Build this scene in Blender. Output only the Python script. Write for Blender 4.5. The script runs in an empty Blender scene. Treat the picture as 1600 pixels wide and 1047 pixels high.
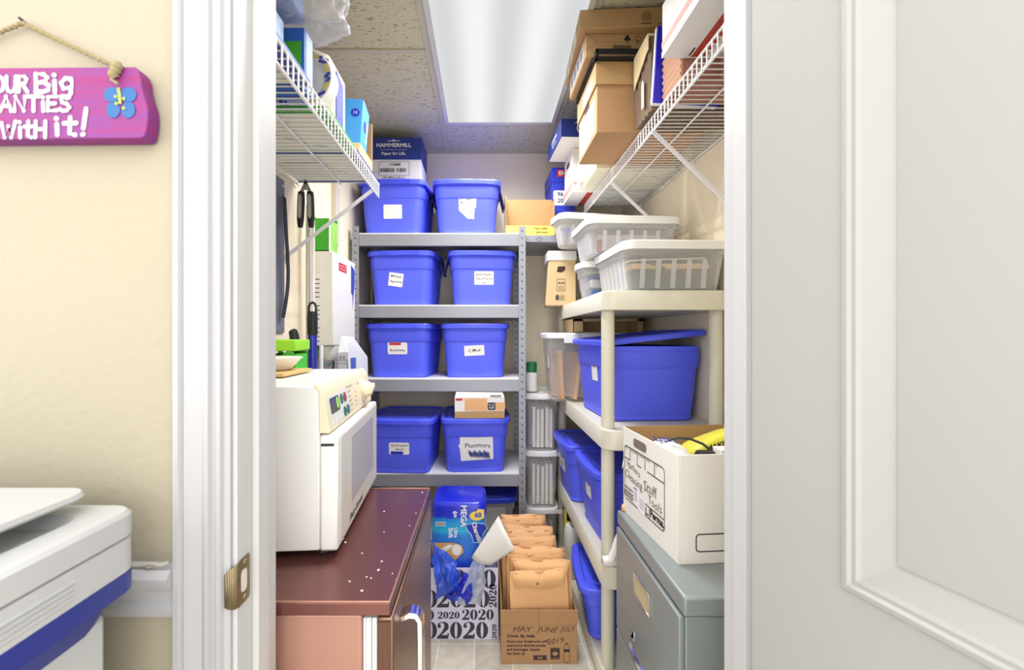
import bpy, math, random
from mathutils import Vector, Matrix, noise

random.seed(7)
scene = bpy.context.scene
col = scene.collection
R = math.radians
V = Vector

# ------------------------------------------------------------------ camera
FPX, CX, CY, CAMZ = 675.0, 756.0, 523.5, 1.27
cam_d = bpy.data.cameras.new('camera')
cam = bpy.data.objects.new('camera', cam_d)
col.objects.link(cam)
cam.location = (0, 0, CAMZ)
cam.rotation_euler = (R(90), 0, 0)
cam_d.sensor_width = 36.0
cam_d.lens = FPX / 1600 * 36
cam_d.shift_x = (800 - CX) / 1600
cam_d.clip_start = 0.02
cam_d.dof.use_dof = True
cam_d.dof.focus_distance = 1.9
cam_d.dof.aperture_fstop = 5.0
scene.camera = cam

# ------------------------------------------------------------------ light
world = bpy.data.worlds.new('hall_daylight')
scene.world = world
world.use_nodes = True
bg = world.node_tree.nodes['Background']
bg.inputs[0].default_value = (1.0, 0.985, 0.95, 1)
bg.inputs[1].default_value = 3.2

def spot(name, loc, w, ang=155, blend=1.0, colr=(1, 0.99, 0.97)):
    l = bpy.data.lights.new(name, 'SPOT')
    l.energy = w; l.spot_size = R(ang); l.spot_blend = blend
    l.shadow_soft_size = 0.0; l.color = colr
    o = bpy.data.objects.new(name, l); col.objects.link(o)
    o.location = loc
    return o
# fluorescent tubes of the ceiling troffer, as rows of small lamps along each tube
TROFFER_W = 6.6
for tx in (-0.09, 0.03, 0.15):
    for ty in (1.26, 1.46, 1.66, 1.86, 2.06, 2.26):
        spot('tube_lamp', (tx, ty, 2.425), TROFFER_W)

scene.view_settings.view_transform = 'Standard'
scene.view_settings.look = 'None'
scene.view_settings.exposure = 0.0
scene.view_settings.gamma = 1.0
scene.view_settings.use_curve_mapping = False
scene.cycles.max_bounces = 10
scene.cycles.transparent_max_bounces = 24

# ------------------------------------------------------------------ helpers
def P(px, py, Y):
    return V(((px - CX) / FPX * Y, Y, CAMZ - (py - CY) / FPX * Y))

def lin(c):
    c = c / 255
    return c / 12.92 if c <= 0.04045 else ((c + 0.055) / 1.055) ** 2.4

MATS = {}
def mat(name, rgb, rough=0.55, metal=0.0, vary=0.0, vscale=8.0, bump=0.0, bscale=60.0, stretch=(1, 1, 1), spec=0.5, coat=0.0):
    if name in MATS: return MATS[name]
    m = bpy.data.materials.new(name); m.use_nodes = True
    nt = m.node_tree; b = nt.nodes['Principled BSDF']
    c = (lin(rgb[0]), lin(rgb[1]), lin(rgb[2]), 1)
    b.inputs['Base Color'].default_value = c
    b.inputs['Roughness'].default_value = rough
    b.inputs['Metallic'].default_value = metal
    b.inputs['Specular IOR Level'].default_value = spec
    b.inputs['Coat Weight'].default_value = coat
    if vary or bump:
        tc = nt.nodes.new('ShaderNodeTexCoord'); mp = nt.nodes.new('ShaderNodeMapping')
        mp.inputs['Scale'].default_value = stretch
        nt.links.new(tc.outputs['Object'], mp.inputs[0])
    if vary:
        n = nt.nodes.new('ShaderNodeTexNoise'); n.inputs['Scale'].default_value = vscale; n.inputs['Detail'].default_value = 5
        nt.links.new(mp.outputs[0], n.inputs['Vector'])
        mx = nt.nodes.new('ShaderNodeMix'); mx.data_type = 'RGBA'
        lo = [max(0, k * (1 - vary)) for k in c[:3]]; hi = [min(1, k * (1 + vary)) for k in c[:3]]
        mx.inputs[6].default_value = (*lo, 1); mx.inputs[7].default_value = (*hi, 1)
        nt.links.new(n.outputs[0], mx.inputs[0]); nt.links.new(mx.outputs[2], b.inputs['Base Color'])
    if bump:
        n2 = nt.nodes.new('ShaderNodeTexNoise'); n2.inputs['Scale'].default_value = bscale; n2.inputs['Detail'].default_value = 3
        nt.links.new(mp.outputs[0], n2.inputs['Vector'])
        bp = nt.nodes.new('ShaderNodeBump'); bp.inputs['Strength'].default_value = bump; bp.inputs['Distance'].default_value = 0.004
        nt.links.new(n2.outputs[0], bp.inputs['Height']); nt.links.new(bp.outputs[0], b.inputs['Normal'])
    MATS[name] = m
    return m

def film(name, rgb, opac, rough=0.2, bump=0.0, bscale=30):
    """thin translucent plastic: part see-through, part milky"""
    if name in MATS: return MATS[name]
    m = mat(name, rgb, rough, 0, 0, 8, bump, bscale)
    nt = m.node_tree; b = nt.nodes['Principled BSDF']; out = nt.nodes['Material Output']
    t = nt.nodes.new('ShaderNodeBsdfTransparent'); mx = nt.nodes.new('ShaderNodeMixShader')
    lw = nt.nodes.new('ShaderNodeLayerWeight'); lw.inputs[0].default_value = 0.35
    mr = nt.nodes.new('ShaderNodeMapRange'); mr.inputs[3].default_value = opac; mr.inputs[4].default_value = min(1, opac + 0.45)
    nt.links.new(lw.outputs['Facing'], mr.inputs[0]); nt.links.new(mr.outputs[0], mx.inputs[0])
    nt.links.new(t.outputs[0], mx.inputs[1]); nt.links.new(b.outputs[0], mx.inputs[2]); nt.links.new(mx.outputs[0], out.inputs[0])
    return m

ROOT = {}
def tag(o, label=None, cat=None, group=None, kind=None):
    if label: o['label'] = label
    if cat: o['category'] = cat
    if group: o['group'] = group
    if kind: o['kind'] = kind
    return o

def thing(name, label, cat, loc=(0, 0, 0), rz=0.0, group=None, local=False, kind=None, rot=None):
    o = bpy.data.objects.new(name, None); col.objects.link(o)
    o.empty_display_size = 0.05
    o.location = loc
    o.rotation_euler = rot if rot else (0, 0, R(rz))
    M = Matrix.Translation(V(loc)) @ o.rotation_euler.to_matrix().to_4x4()
    ROOT[o] = Matrix.Identity(4) if local else M.inverted()
    return tag(o, label, cat, group, kind)

class Fr:
    """flat drawing frame on a surface: origin, right, up (normal points to the viewer)"""
    def __init__(s, o, r, u):
        s.o = V(o); s.r = V(r).normalized(); s.u = V(u).normalized(); s.n = s.r.cross(s.u).normalized()
    def p(s, x, y, z=0.0): return s.o + s.r * x + s.u * y + s.n * z
    def at(s, x, y, z=0.0, rot=0.0):
        a = R(rot)
        return Fr(s.p(x, y, z), s.r * math.cos(a) + s.u * math.sin(a), s.u * math.cos(a) - s.r * math.sin(a))
def front(o): return Fr(o, (1, 0, 0), (0, 0, 1))       # faces -Y, towards the door
def leftf(o): return Fr(o, (0, -1, 0), (0, 0, 1))      # faces -X
def rightf(o): return Fr(o, (0, 1, 0), (0, 0, 1))      # faces +X

def rrect(w, d, r, n=5, bow=None):
    pts = []
    r = min(r, w / 2 - 1e-4, d / 2 - 1e-4)
    for cx, cy, a0 in ((w/2-r, d/2-r, 0), (-w/2+r, d/2-r, 90), (-w/2+r, -d/2+r, 180), (w/2-r, -d/2+r, 270)):
        for i in range(n + 1):
            a = R(a0 + 90 * i / n)
            pts.append((cx + r * math.cos(a), cy + r * math.sin(a)))
    if bow is not None:
        q = []
        for i, (x, y) in enumerate(pts):
            x2, y2 = pts[(i + 1) % len(pts)]
            q.append((x, y))
            if i % (n + 1) == n:
                L = max(math.hypot(x2 - x, y2 - y), 1e-6)
                for k in range(1, 8):
                    t = k / 8; b = bow * math.sin(math.pi * t)
                    nx, ny = (y2 - y) / L, -(x2 - x) / L
                    q.append((x + (x2 - x) * t + nx * b, y + (y2 - y) * t + ny * b))
        pts = q
    return pts

class MB:
    def __init__(s): s.v = []; s.f = []; s.m = []; s.k = 0
    def add(s, vs, fs):
        o = len(s.v); s.v += [V(p) for p in vs]
        s.f += [tuple(i + o for i in f) for f in fs]; s.m += [s.k] * len(fs); return s
    def mk(s, k): s.k = k; return s
    def box(s, x0, y0, z0, x1, y1, z1):
        return s.add([(x0,y0,z0),(x1,y0,z0),(x1,y1,z0),(x0,y1,z0),(x0,y0,z1),(x1,y0,z1),(x1,y1,z1),(x0,y1,z1)],
              [(0,3,2,1),(4,5,6,7),(0,1,5,4),(1,2,6,5),(2,3,7,6),(3,0,4,7)])
    def fbox(s, F, x0, y0, x1, y1, z0, z1):
        vs = [F.p(x, y, z) for z in (z0, z1) for x, y in ((x0,y0),(x1,y0),(x1,y1),(x0,y1))]
        return s.add(vs, [(0,3,2,1),(4,5,6,7),(0,1,5,4),(1,2,6,5),(2,3,7,6),(3,0,4,7)])
    def bar(s, a, b, w, h, up=(0, 0, 1)):
        a = V(a); b = V(b); d = (b - a).normalized(); sx = d.cross(V(up)).normalized() * w / 2; uy = sx.cross(d).normalized() * h / 2
        vs = [p + i * sx + j * uy for p in (a, b) for i, j in ((-1,-1),(1,-1),(1,1),(-1,1))]
        return s.add(vs, [(0,3,2,1),(4,5,6,7),(0,1,5,4),(1,2,6,5),(2,3,7,6),(3,0,4,7)])
    def rings(s, rs, cap0=True, cap1=True):
        n = len(rs[0]); vs = [p for r in rs for p in r]; fs = []
        for i in range(len(rs) - 1):
            for j in range(n):
                k = (j + 1) % n
                fs.append((i*n+j, i*n+k, (i+1)*n+k, (i+1)*n+j))
        if cap0: fs.append(tuple(reversed(range(n))))
        if cap1: fs.append(tuple(range((len(rs)-1)*n, len(rs)*n)))
        return s.add(vs, fs)
    def tube(s, pts, r, n=8, closed=False, caps=True):
        pts = [V(p) for p in pts]; rs = []
        m = len(pts); prev = None
        for i, p in enumerate(pts):
            if closed: d = pts[(i+1) % m] - pts[i-1]
            else: d = (pts[min(i+1, m-1)] - pts[max(i-1, 0)])
            d.normalize()
            if prev is None:
                a = V((0, 0, 1)) if abs(d.z) < 0.9 else V((1, 0, 0))
                x = d.cross(a).normalized()
            else:
                x = (prev - d * prev.dot(d)).normalized()
            prev = x; y = d.cross(x)
            rr = r[i] if isinstance(r, (list, tuple)) else r
            rs.append([p + (x * math.cos(2*math.pi*k/n) + y * math.sin(2*math.pi*k/n)) * rr for k in range(n)])
        if closed: rs.append(rs[0])
        return s.rings(rs, caps and not closed, caps and not closed)
    def lathe(s, prof, o=(0, 0, 0), n=24, axis=(0, 0, 1)):
        A = V(axis).normalized(); a = V((1, 0, 0)) if abs(A.x) < 0.9 else V((0, 1, 0))
        x = (a - A * a.dot(A)).normalized(); y = A.cross(x); o = V(o)
        rs = [[o + A * h + (x * math.cos(2*math.pi*k/n) + y * math.sin(2*math.pi*k/n)) * r for k in range(n)] for r, h in prof]
        return s.rings(rs)
    def poly(s, F, pts, z=0.0, d=0.0):
        n = len(pts)
        if d <= 0: return s.add([F.p(x, y, z) for x, y in pts], [tuple(range(n))])
        vs = [F.p(x, y, z) for x, y in pts] + [F.p(x, y, z + d) for x, y in pts]
        fs = [tuple(reversed(range(n))), tuple(range(n, 2*n))] + [(i, (i+1) % n, n + (i+1) % n, n + i) for i in range(n)]
        return s.add(vs, fs)
    def ell(s, F, cx, cy, rx, ry, z=0.0, d=0.0, n=20):
        return s.poly(F, [(cx + rx*math.cos(2*math.pi*k/n), cy + ry*math.sin(2*math.pi*k/n)) for k in range(n)], z, d)
    def strip(s, F, pts, th, z=0.0006, closed=False):
        m = len(pts); P2 = [V((p[0], p[1])) for p in pts]; L = []
        for i in range(m):
            a = P2[i-1] if (closed or i > 0) else P2[i]; b = P2[(i+1) % m] if (closed or i < m-1) else P2[i]
            d = (b - a); d = d.normalized() if d.length > 1e-9 else V((1, 0)); nn = V((-d.y, d.x)) * th / 2
            L.append((P2[i] + nn, P2[i] - nn))
        vs = [F.p(q.x, q.y, z) for l in L for q in l]; fs = []
        for i in range(m if closed else m - 1):
            j = (i + 1) % m; fs.append((2*i+1, 2*j+1, 2*j, 2*i))
        return s.add(vs, fs)
    def rect_line(s, F, x0, y0, x1, y1, r, th, z=0.0006):
        pts = [(x + (x0+x1)/2, y + (y0+y1)/2) for x, y in rrect(x1-x0, y1-y0, r, 4)]
        return s.strip(F, pts, th, z, True)
    def text(s, t, F, size, z=0.0008, bold=0.0, hand=0.0, align='CENTER', sx=1.0, shear=0.0):
        vs, fs = glyphs(t, align, bold / size if size else 0, shear)
        ph = random.random() * 6
        out = []
        for x, y in vs:
            x *= size * sx; y *= size
            if hand:
                y += hand * size * (math.sin(x / size * 2.1 + ph) * 0.5 + math.sin(x / size * 5.3 + ph * 2) * 0.25)
                x += hand * size * 0.4 * math.sin(y / size * 4 + x / size * 3 + ph)
            out.append(F.p(x, y, z))
        return s.add(out, fs)
    def jitter(s, amp, sc, seed=0, i0=0):
        o = V((seed * 3.7, seed * 1.3, seed * 7.1))
        for i in range(i0, len(s.v)):
            s.v[i] = s.v[i] + noise.noise_vector(s.v[i] * sc + o) * amp
        return s
    def build(s, name, mats, parent=None, bevel=0.0, ang=35, seg=2, origin=None, solid=0.0, subdiv=0):
        me = bpy.data.meshes.new(name)
        if parent is not None:
            M = ROOT[parent]; vs = [M @ p for p in s.v]
        else:
            o = V(origin) if origin is not None else V((0, 0, 0)); vs = [p - o for p in s.v]
        me.from_pydata([tuple(p) for p in vs], [], s.f)
        if not isinstance(mats, (list, tuple)): mats = [mats]
        for m in mats: me.materials.append(m)
        me.polygons.foreach_set('material_index', s.m)
        me.polygons.foreach_set('use_smooth', [True] * len(s.f))
        me.update()
        try: me.set_sharp_from_angle(angle=R(ang))
        except Exception: pass
        ob = bpy.data.objects.new(name, me); col.objects.link(ob)
        if parent is not None: ob.parent = parent; ROOT[ob] = ROOT[parent]
        else:
            if origin is not None: ob.location = origin
            ROOT[ob] = Matrix.Translation(-V(origin)) if origin is not None else Matrix.Identity(4)
        if subdiv:
            md = ob.modifiers.new('subd', 'SUBSURF'); md.levels = subdiv; md.render_levels = subdiv
        if solid:
            md = ob.modifiers.new('solid', 'SOLIDIFY'); md.thickness = solid; md.offset = -1
        if bevel:
            md = ob.modifiers.new('bevel', 'BEVEL'); md.width = bevel; md.segments = seg; md.limit_method = 'ANGLE'; md.angle_limit = R(40)
        return ob

_G = {}
def glyphs(t, align, bold, shear):
    key = (t, align, round(bold, 4), shear)
    if key in _G: return _G[key]
    cu = bpy.data.curves.new('t', 'FONT'); cu.body = t; cu.size = 1.0; cu.align_x = align; cu.align_y = 'CENTER'
    cu.offset = bold; cu.shear = shear; cu.resolution_u = 2
    o = bpy.data.objects.new('t', cu); col.objects.link(o)
    dg = bpy.context.evaluated_depsgraph_get()
    me = bpy.data.meshes.new_from_object(o.evaluated_get(dg))
    vs = [(v.co.x, v.co.y) for v in me.vertices]; fs = [tuple(p.vertices) for p in me.polygons]
    bpy.data.objects.remove(o); bpy.data.curves.remove(cu); bpy.data.meshes.remove(me)
    _G[key] = (vs, fs); return _G[key]

def copy_tree(o, parent=None):
    c = o.copy(); col.objects.link(c)
    if parent is not None: c.parent = parent
    for ch in list(o.children): copy_tree(ch, c)
    return c

def struct(ob): ob['kind'] = 'structure'; return ob

# ------------------------------------------------------------------ materials
M_wall = mat('closet_wall_paint', (243, 231, 204), 0.85, 0, 0.03, 3, 0.12, 90)
M_hall = mat('hall_wall_paint', (162, 154, 135), 0.8, 0, 0.015, 2, 0.35, 70)
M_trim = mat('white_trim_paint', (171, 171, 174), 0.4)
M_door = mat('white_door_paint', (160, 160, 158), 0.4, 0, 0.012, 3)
M_white = mat('white_plastic', (240, 240, 238), 0.35)
M_paper = mat('white_paper', (238, 236, 232), 0.8)
M_black = mat('black_plastic', (28, 28, 32), 0.45)
M_ink = mat('black_ink', (30, 28, 32), 0.8)
M_inkb = mat('soft_marker_ink', (62, 62, 78), 0.8)
M_blue = mat('blue_bin_plastic', (88, 102, 250), 0.42, 0, 0.03, 6, 0.03, 200)
M_lid = mat('blue_lid_plastic', (80, 94, 244), 0.38, 0, 0.03, 6)
M_navy = mat('navy_handle_plastic', (30, 34, 110), 0.45)
M_kraft = mat('kraft_cardboard', (184, 148, 102), 0.85, 0, 0.05, 9, 0.08, 60)
M_kraft2 = mat('brown_cardboard', (176, 136, 96), 0.85, 0, 0.05, 9, 0.08, 60)
M_kraft3 = mat('pale_kraft_cardboard', (214, 186, 142), 0.85, 0, 0.05, 9, 0.08, 60)
M_manila = mat('manila_envelope_paper', (232, 180, 126), 0.75, 0, 0.05, 12, 0.15, 25)
M_manila2 = mat('darker_manila_paper', (220, 166, 112), 0.75, 0, 0.05, 12, 0.15, 25)
M_steel = mat('grey_shelf_steel', (154, 156, 166), 0.38, 0.3, 0.04, 5)
M_board = mat('white_shelf_board', (240, 238, 234), 0.6, 0, 0.05, 14)
M_slot = mat('dark_slot', (60, 60, 66), 0.8)
M_wire = mat('white_wire_coating', (238, 238, 240), 0.35)
M_resin = mat('beige_shelf_resin', (212, 208, 190), 0.5, 0, 0.02, 8)
M_chrome = mat('chrome', (225, 225, 230), 0.12, 1.0)
M_cab = mat('grey_cabinet_enamel', (140, 148, 148), 0.35, 0.15, 0.03, 4)
M_cream = mat('cream_plastic', (238, 226, 196), 0.45)
M_green = mat('green_plastic', (70, 180, 40), 0.45)
M_lime = mat('lime_plastic', (150, 215, 40), 0.45)
M_royal = mat('royal_blue_print', (36, 52, 190), 0.5)
M_dblue = mat('dark_blue_print', (32, 52, 130), 0.55)
M_sky = mat('light_blue_print', (70, 160, 235), 0.5)
M_red = mat('red_print', (205, 48, 52), 0.6)
M_yellow = mat('yellow_print', (244, 214, 100), 0.6)
M_clear = film('clear_bin_plastic', (246, 246, 244), 0.13, 0.18)
M_clear2 = film('cloudy_bin_plastic', (248, 246, 242), 0.12, 0.25)
M_cliplid = film('milky_lid_plastic', (244, 243, 238), 0.86, 0.35)
M_bag = film('clear_poly_bag', (240, 240, 244), 0.28, 0.12, 0.45, 26)
M_rib = film('ribbed_bin_plastic', (236, 238, 242), 0.34, 0.2)
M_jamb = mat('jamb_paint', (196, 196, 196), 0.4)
M_brass = mat('aged_brass', (150, 134, 102), 0.35, 0.75, 0.15, 30)
# ceiling tile: mineral fibre with dark fissures
def m_ceiling():
    m = mat('mineral_fibre_tile', (200, 198, 186), 0.95)
    nt = m.node_tree; b = nt.nodes['Principled BSDF']
    tc = nt.nodes.new('ShaderNodeTexCoord'); mp = nt.nodes.new('ShaderNodeMapping'); mp.inputs['Scale'].default_value = (44, 120, 1)
    nt.links.new(tc.outputs['Object'], mp.inputs[0])
    n = nt.nodes.new('ShaderNodeTexNoise'); n.inputs['Scale'].default_value = 1.0; n.inputs['Detail'].default_value = 2.5; n.inputs['Distortion'].default_value = 0.6
    nt.links.new(mp.outputs[0], n.inputs['Vector'])
    r = nt.nodes.new('ShaderNodeValToRGB'); r.color_ramp.elements[0].position = 0.34; r.color_ramp.elements[1].position = 0.41
    r.color_ramp.elements[0].color = (lin(142), lin(138), lin(124), 1); r.color_ramp.elements[1].color = (lin(200), lin(196), lin(168), 1)
    nt.links.new(n.outputs[0], r.inputs[0]); nt.links.new(r.outputs[0], b.inputs['Base Color'])
    return m
def m_floor():
    m = mat('vinyl_floor_tile', (205, 198, 182), 0.4)
    nt = m.node_tree; b = nt.nodes['Principled BSDF']
    tc = nt.nodes.new('ShaderNodeTexCoord')
    mp = nt.nodes.new('ShaderNodeMapping'); mp.inputs['Location'].default_value = (0.038, 0.0, 0)
    nt.links.new(tc.outputs['Object'], mp.inputs[0])
    br = nt.nodes.new('ShaderNodeTexBrick'); br.offset = 0.0; br.inputs['Scale'].default_value = 1.0
    br.inputs['Brick Width'].default_value = 0.148; br.inputs['Row Height'].default_value = 0.148; br.inputs['Mortar Size'].default_value = 0.003
    br.inputs['Color1'].default_value = (lin(196), lin(190), lin(176), 1); br.inputs['Color2'].default_value = (lin(216), lin(209), lin(194), 1)
    br.inputs['Mortar'].default_value = (lin(232), lin(226), lin(214), 1)
    nt.links.new(mp.outputs[0], br.inputs['Vector'])
    n = nt.nodes.new('ShaderNodeTexNoise'); n.inputs['Scale'].default_value = 26; n.inputs['Detail'].default_value = 6
    nt.links.new(tc.outputs['Object'], n.inputs['Vector'])
    mx = nt.nodes.new('ShaderNodeMix'); mx.data_type = 'RGBA'; mx.blend_type = 'OVERLAY'; mx.inputs[0].default_value = 0.35
    nt.links.new(br.outputs[0], mx.inputs[6]); nt.links.new(n.outputs[0], mx.inputs[7]); nt.links.new(mx.outputs[2], b.inputs['Base Color'])
    return m
def m_lens():
    m = bpy.data.materials.new('troffer_lens'); m.use_nodes = True
    nt = m.node_tree; nt.nodes.remove(nt.nodes['Principled BSDF']); out = nt.nodes['Material Output']
    e = nt.nodes.new('ShaderNodeEmission'); tc = nt.nodes.new('ShaderNodeTexCoord'); sx = nt.nodes.new('ShaderNodeSeparateXYZ')
    nt.links.new(tc.outputs['Object'], sx.inputs[0])
    # two lit tubes behind the lens, dimmer between and beside them
    mm = nt.nodes.new('ShaderNodeMath'); mm.operation = 'MULTIPLY'; mm.inputs[1].default_value = 2 * math.pi / 0.24
    nt.links.new(sx.outputs[0], mm.inputs[0])
    cs = nt.nodes.new('ShaderNodeMath'); cs.operation = 'COSINE'; nt.links.new(mm.outputs[0], cs.inputs[0])
    mr = nt.nodes.new('ShaderNodeMapRange'); mr.inputs[1].default_value = -1; mr.inputs[2].default_value = 1
    mr.inputs[3].default_value = 0.93; mr.inputs[4].default_value = 0.70
    nt.links.new(cs.outputs[0], mr.inputs[0]); nt.links.new(mr.outputs[0], e.inputs[1])
    e.inputs[0].default_value = (0.985, 0.995, 1.0, 1)
    nt.links.new(e.outputs[0], out.inputs[0])
    return m

# ------------------------------------------------------------------ setting
XL, XR, YB, YN, YF, ZC = -0.72, 0.88, 2.76, 0.66, 0.78, 2.44
JL, JR = -0.376, 0.4345
struct(MB().box(-2.6, -2.2, -0.06, 2.6, YB + 0.1, 0).build('floor', m_floor()))
struct(MB().box(XL - 0.1, YF, ZC, XR + 0.1, YB + 0.1, ZC + 0.06).build('ceiling', m_ceiling()))
struct(MB().box(XL - 0.1, YB, 0, XR + 0.1, YB + 0.1, ZC).build('wall_back', M_wall))
struct(MB().box(XL - 0.1, YF, 0, XL, YB, ZC).build('wall_left', M_wall))
struct(MB().box(XR, YF, 0, XR + 0.1, YB, ZC).build('wall_right', M_wall))
b = MB()
b.mk(0).box(-2.6, YN, 0, JL - 0.02, YF, ZC).box(JR + 0.02, YN, 0, 2.6, YF, ZC).box(JL - 0.02, YN, 2.05, JR + 0.02, YF, ZC)
struct(b.build('wall_front', M_hall))
# ceiling grid
b = MB()
for x in (-0.226, 0.403): b.box(x - 0.012, YF, ZC - 0.006, x + 0.012, YB, ZC)
for y in (1.165, 1.775, 2.386):
    b.box(XL, y - 0.012, ZC - 0.0065, -0.238, y + 0.012, ZC)
    b.box(0.415, y - 0.012, ZC - 0.0065, XR, y + 0.012, ZC)
    if y != 1.775: b.box(-0.238, y - 0.012, ZC - 0.0065, 0.391, y + 0.012, ZC)
b.box(XL, YF, ZC - 0.012, XL + 0.022, YB, ZC).box(XR - 0.022, YF, ZC - 0.012, XR, YB, ZC).box(XL, YB - 0.022, ZC - 0.012, XR, YB, ZC)
struct(b.build('trim_1', mat('ceiling_grid_paint', (192, 188, 164), 0.5)))
# ceiling troffer
t = thing('ceiling_light', 'white fluorescent troffer with ribbed translucent lens in the closet ceiling', 'light', (0.0885, 1.775, ZC))
b = MB(); x0, x1, y0, y1 = -0.214, 0.391, 1.177, 2.374; w = 0.022
b.box(x0, y0, ZC - 0.014, x0 + w, y1, ZC - 0.0005).box(x1 - w, y0, ZC - 0.014, x1, y1, ZC - 0.0005)
b.box(x0 + w, y0, ZC - 0.014, x1 - w, y0 + w, ZC - 0.0005).box(x0 + w, y1 - w * 0.8, ZC - 0.014, x1 - w, y1, ZC - 0.0005)
b.build('frame', mat('troffer_frame', (205, 205, 200), 0.4), t, 0.002)
MB().box(x0 + w, y0 + w, ZC - 0.009, x1 - w, y1 - w * 0.8, ZC - 0.003).build('lens', m_lens(), t)

# door frame: jambs with stop, casings
def casing(mb, xo, xi, sgn):
    """stepped profile casing standing on the hall face of the wall, from outer edge xo to inner edge xi"""
    W = xi - xo
    prof = [(0, 0), (0.0, 0.019), (0.10, 0.0195), (0.16, 0.013), (0.20, 0.018), (0.34, 0.016), (0.50, 0.014), (0.58, 0.0175), (0.64, 0.0175), (0.68, 0.012), (0.74, 0.0125), (0.78, 0.0165), (0.86, 0.0165), (0.90, 0.011), (1.0, 0.009), (1.0, 0)]
    r0 = [(xo + W * t, YN - h, 0.0) for t, h in prof]; r1 = [(x, y, 2.13) for x, y, z in r0]
    mb.rings([r0, r1])
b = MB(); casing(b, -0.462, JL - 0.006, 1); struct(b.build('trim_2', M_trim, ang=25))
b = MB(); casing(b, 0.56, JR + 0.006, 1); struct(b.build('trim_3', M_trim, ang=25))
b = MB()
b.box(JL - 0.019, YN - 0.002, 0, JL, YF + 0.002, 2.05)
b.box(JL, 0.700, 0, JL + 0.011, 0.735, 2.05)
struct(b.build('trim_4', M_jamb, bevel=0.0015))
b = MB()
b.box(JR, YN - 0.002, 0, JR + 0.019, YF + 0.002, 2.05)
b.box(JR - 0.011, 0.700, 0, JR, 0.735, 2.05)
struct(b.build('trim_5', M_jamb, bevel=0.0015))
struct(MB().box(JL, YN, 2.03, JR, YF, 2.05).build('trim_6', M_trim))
# chair rail in the hall
prof = [(0, 0.845), (0.012, 0.847), (0.016, 0.862), (0.010, 0.872), (0.012, 0.885), (0.026, 0.900), (0.030, 0.912), (0.022, 0.922), (0, 0.924)]
b = MB(); b.rings([[(-2.6, YN - d, z) for d, z in prof], [(-0.463, YN - d, z) for d, z in prof]])
struct(b.build('trim_7', M_trim, ang=25))

# strike plate on the left jamb
t = thing('strike_plate', 'small brass strike plate screwed to the left white door jamb', 'strike plate', (JL, 0.67, 0.885))
F = rightf((JL, 0.674, 0.888))
b = MB(); pts = rrect(0.036, 0.070, 0.005, 3)
b.poly(F, pts, 0.0002, 0.0016)
# lip curling round the hall edge
lip = []
for k in range(7):
    a = R(90 * k / 6)
    lip.append((JL + 0.001 - 0.012 * (1 - math.cos(a)), 0.657 - 0.012 * math.sin(a)))
for i in range(6):
    (xa, ya), (xb, yb) = lip[i], lip[i+1]
    h0 = 0.033 * (1 - 0.25 * (i / 6) ** 2); h1 = 0.033 * (1 - 0.25 * ((i+1) / 6) ** 2)
    b.add([(xa, ya, 0.888 - h0), (xb, yb, 0.888 - h1), (xb, yb, 0.888 + h1), (xa, ya, 0.888 + h0)], [(0, 1, 2, 3)])
b.build('plate', M_brass, t, solid=0.001)
b = MB(); b.poly(F, [(x, y) for x, y in rrect(0.016, 0.034, 0.006, 4)], 0.0019, 0.0004); b.build('latch_hole', mat('latch_recess', (214, 205, 190), 0.6), t)
for dz in (-0.027, 0.027):
    MB().lathe([(0.0042, 0), (0.0035, 0.0012), (0.001, 0.0016)], (JL + 0.0018, 0.677, 0.888 + dz), 12, (1, 0, 0)).build('screw', M_brass, t)

# ------------------------------------------------------------------ open panel door (right)
HX, HY = 0.400, 0.645
dv = V((0.239, -0.971, 0)).normalized(); nv = V((-0.971, -0.239, 0)).normalized()
Fd = Fr((HX, HY, 0), dv, (0, 0, 1))       # x runs along the leaf from the hinge, normal faces the opening
def door_leaf():
    b = MB(); W, H, T = 0.81, 2.03, 0.035
    xs = [0, 0.128, W - 0.128, W]; panels = [(0.30, 0.80), (0.965, 1.90)]
    b.fbox(Fd, 0, 0.01, W, H, -T, -0.012)
    zs = [0.01, panels[0][0], panels[0][1], panels[1][0], panels[1][1], H]
    b.fbox(Fd, 0, 0.01, xs[1], H, -0.012, 0).fbox(Fd, xs[2], 0.01, W, H, -0.012, 0)
    for z0, z1 in ((zs[0], zs[1]), (zs[2], zs[3]), (zs[4], zs[5])): b.fbox(Fd, xs[1], z0, xs[2], z1, -0.012, 0)
    steps = [(0, 0), (0.004, 0.0045), (0.010, 0.0055), (0.013, 0.002), (0.018, 0.0025), (0.022, -0.001), (0.036, -0.006), (0.052, -0.0105), (0.053, -0.0085), (0.062, -0.0085)]
    for z0, z1 in panels:
        rs = [[Fd.p(x, y, h) for x, y in ((xs[1]+o, z0+o), (xs[2]-o, z0+o), (xs[2]-o, z1-o), (xs[1]+o, z1-o))] for o, h in steps]
        b.rings(rs, False, True)
    return b
struct(tag(door_leaf().build('door_1', M_door, ang=20), 'white moulded panel door standing open at the right of the opening', 'door'))

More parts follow.
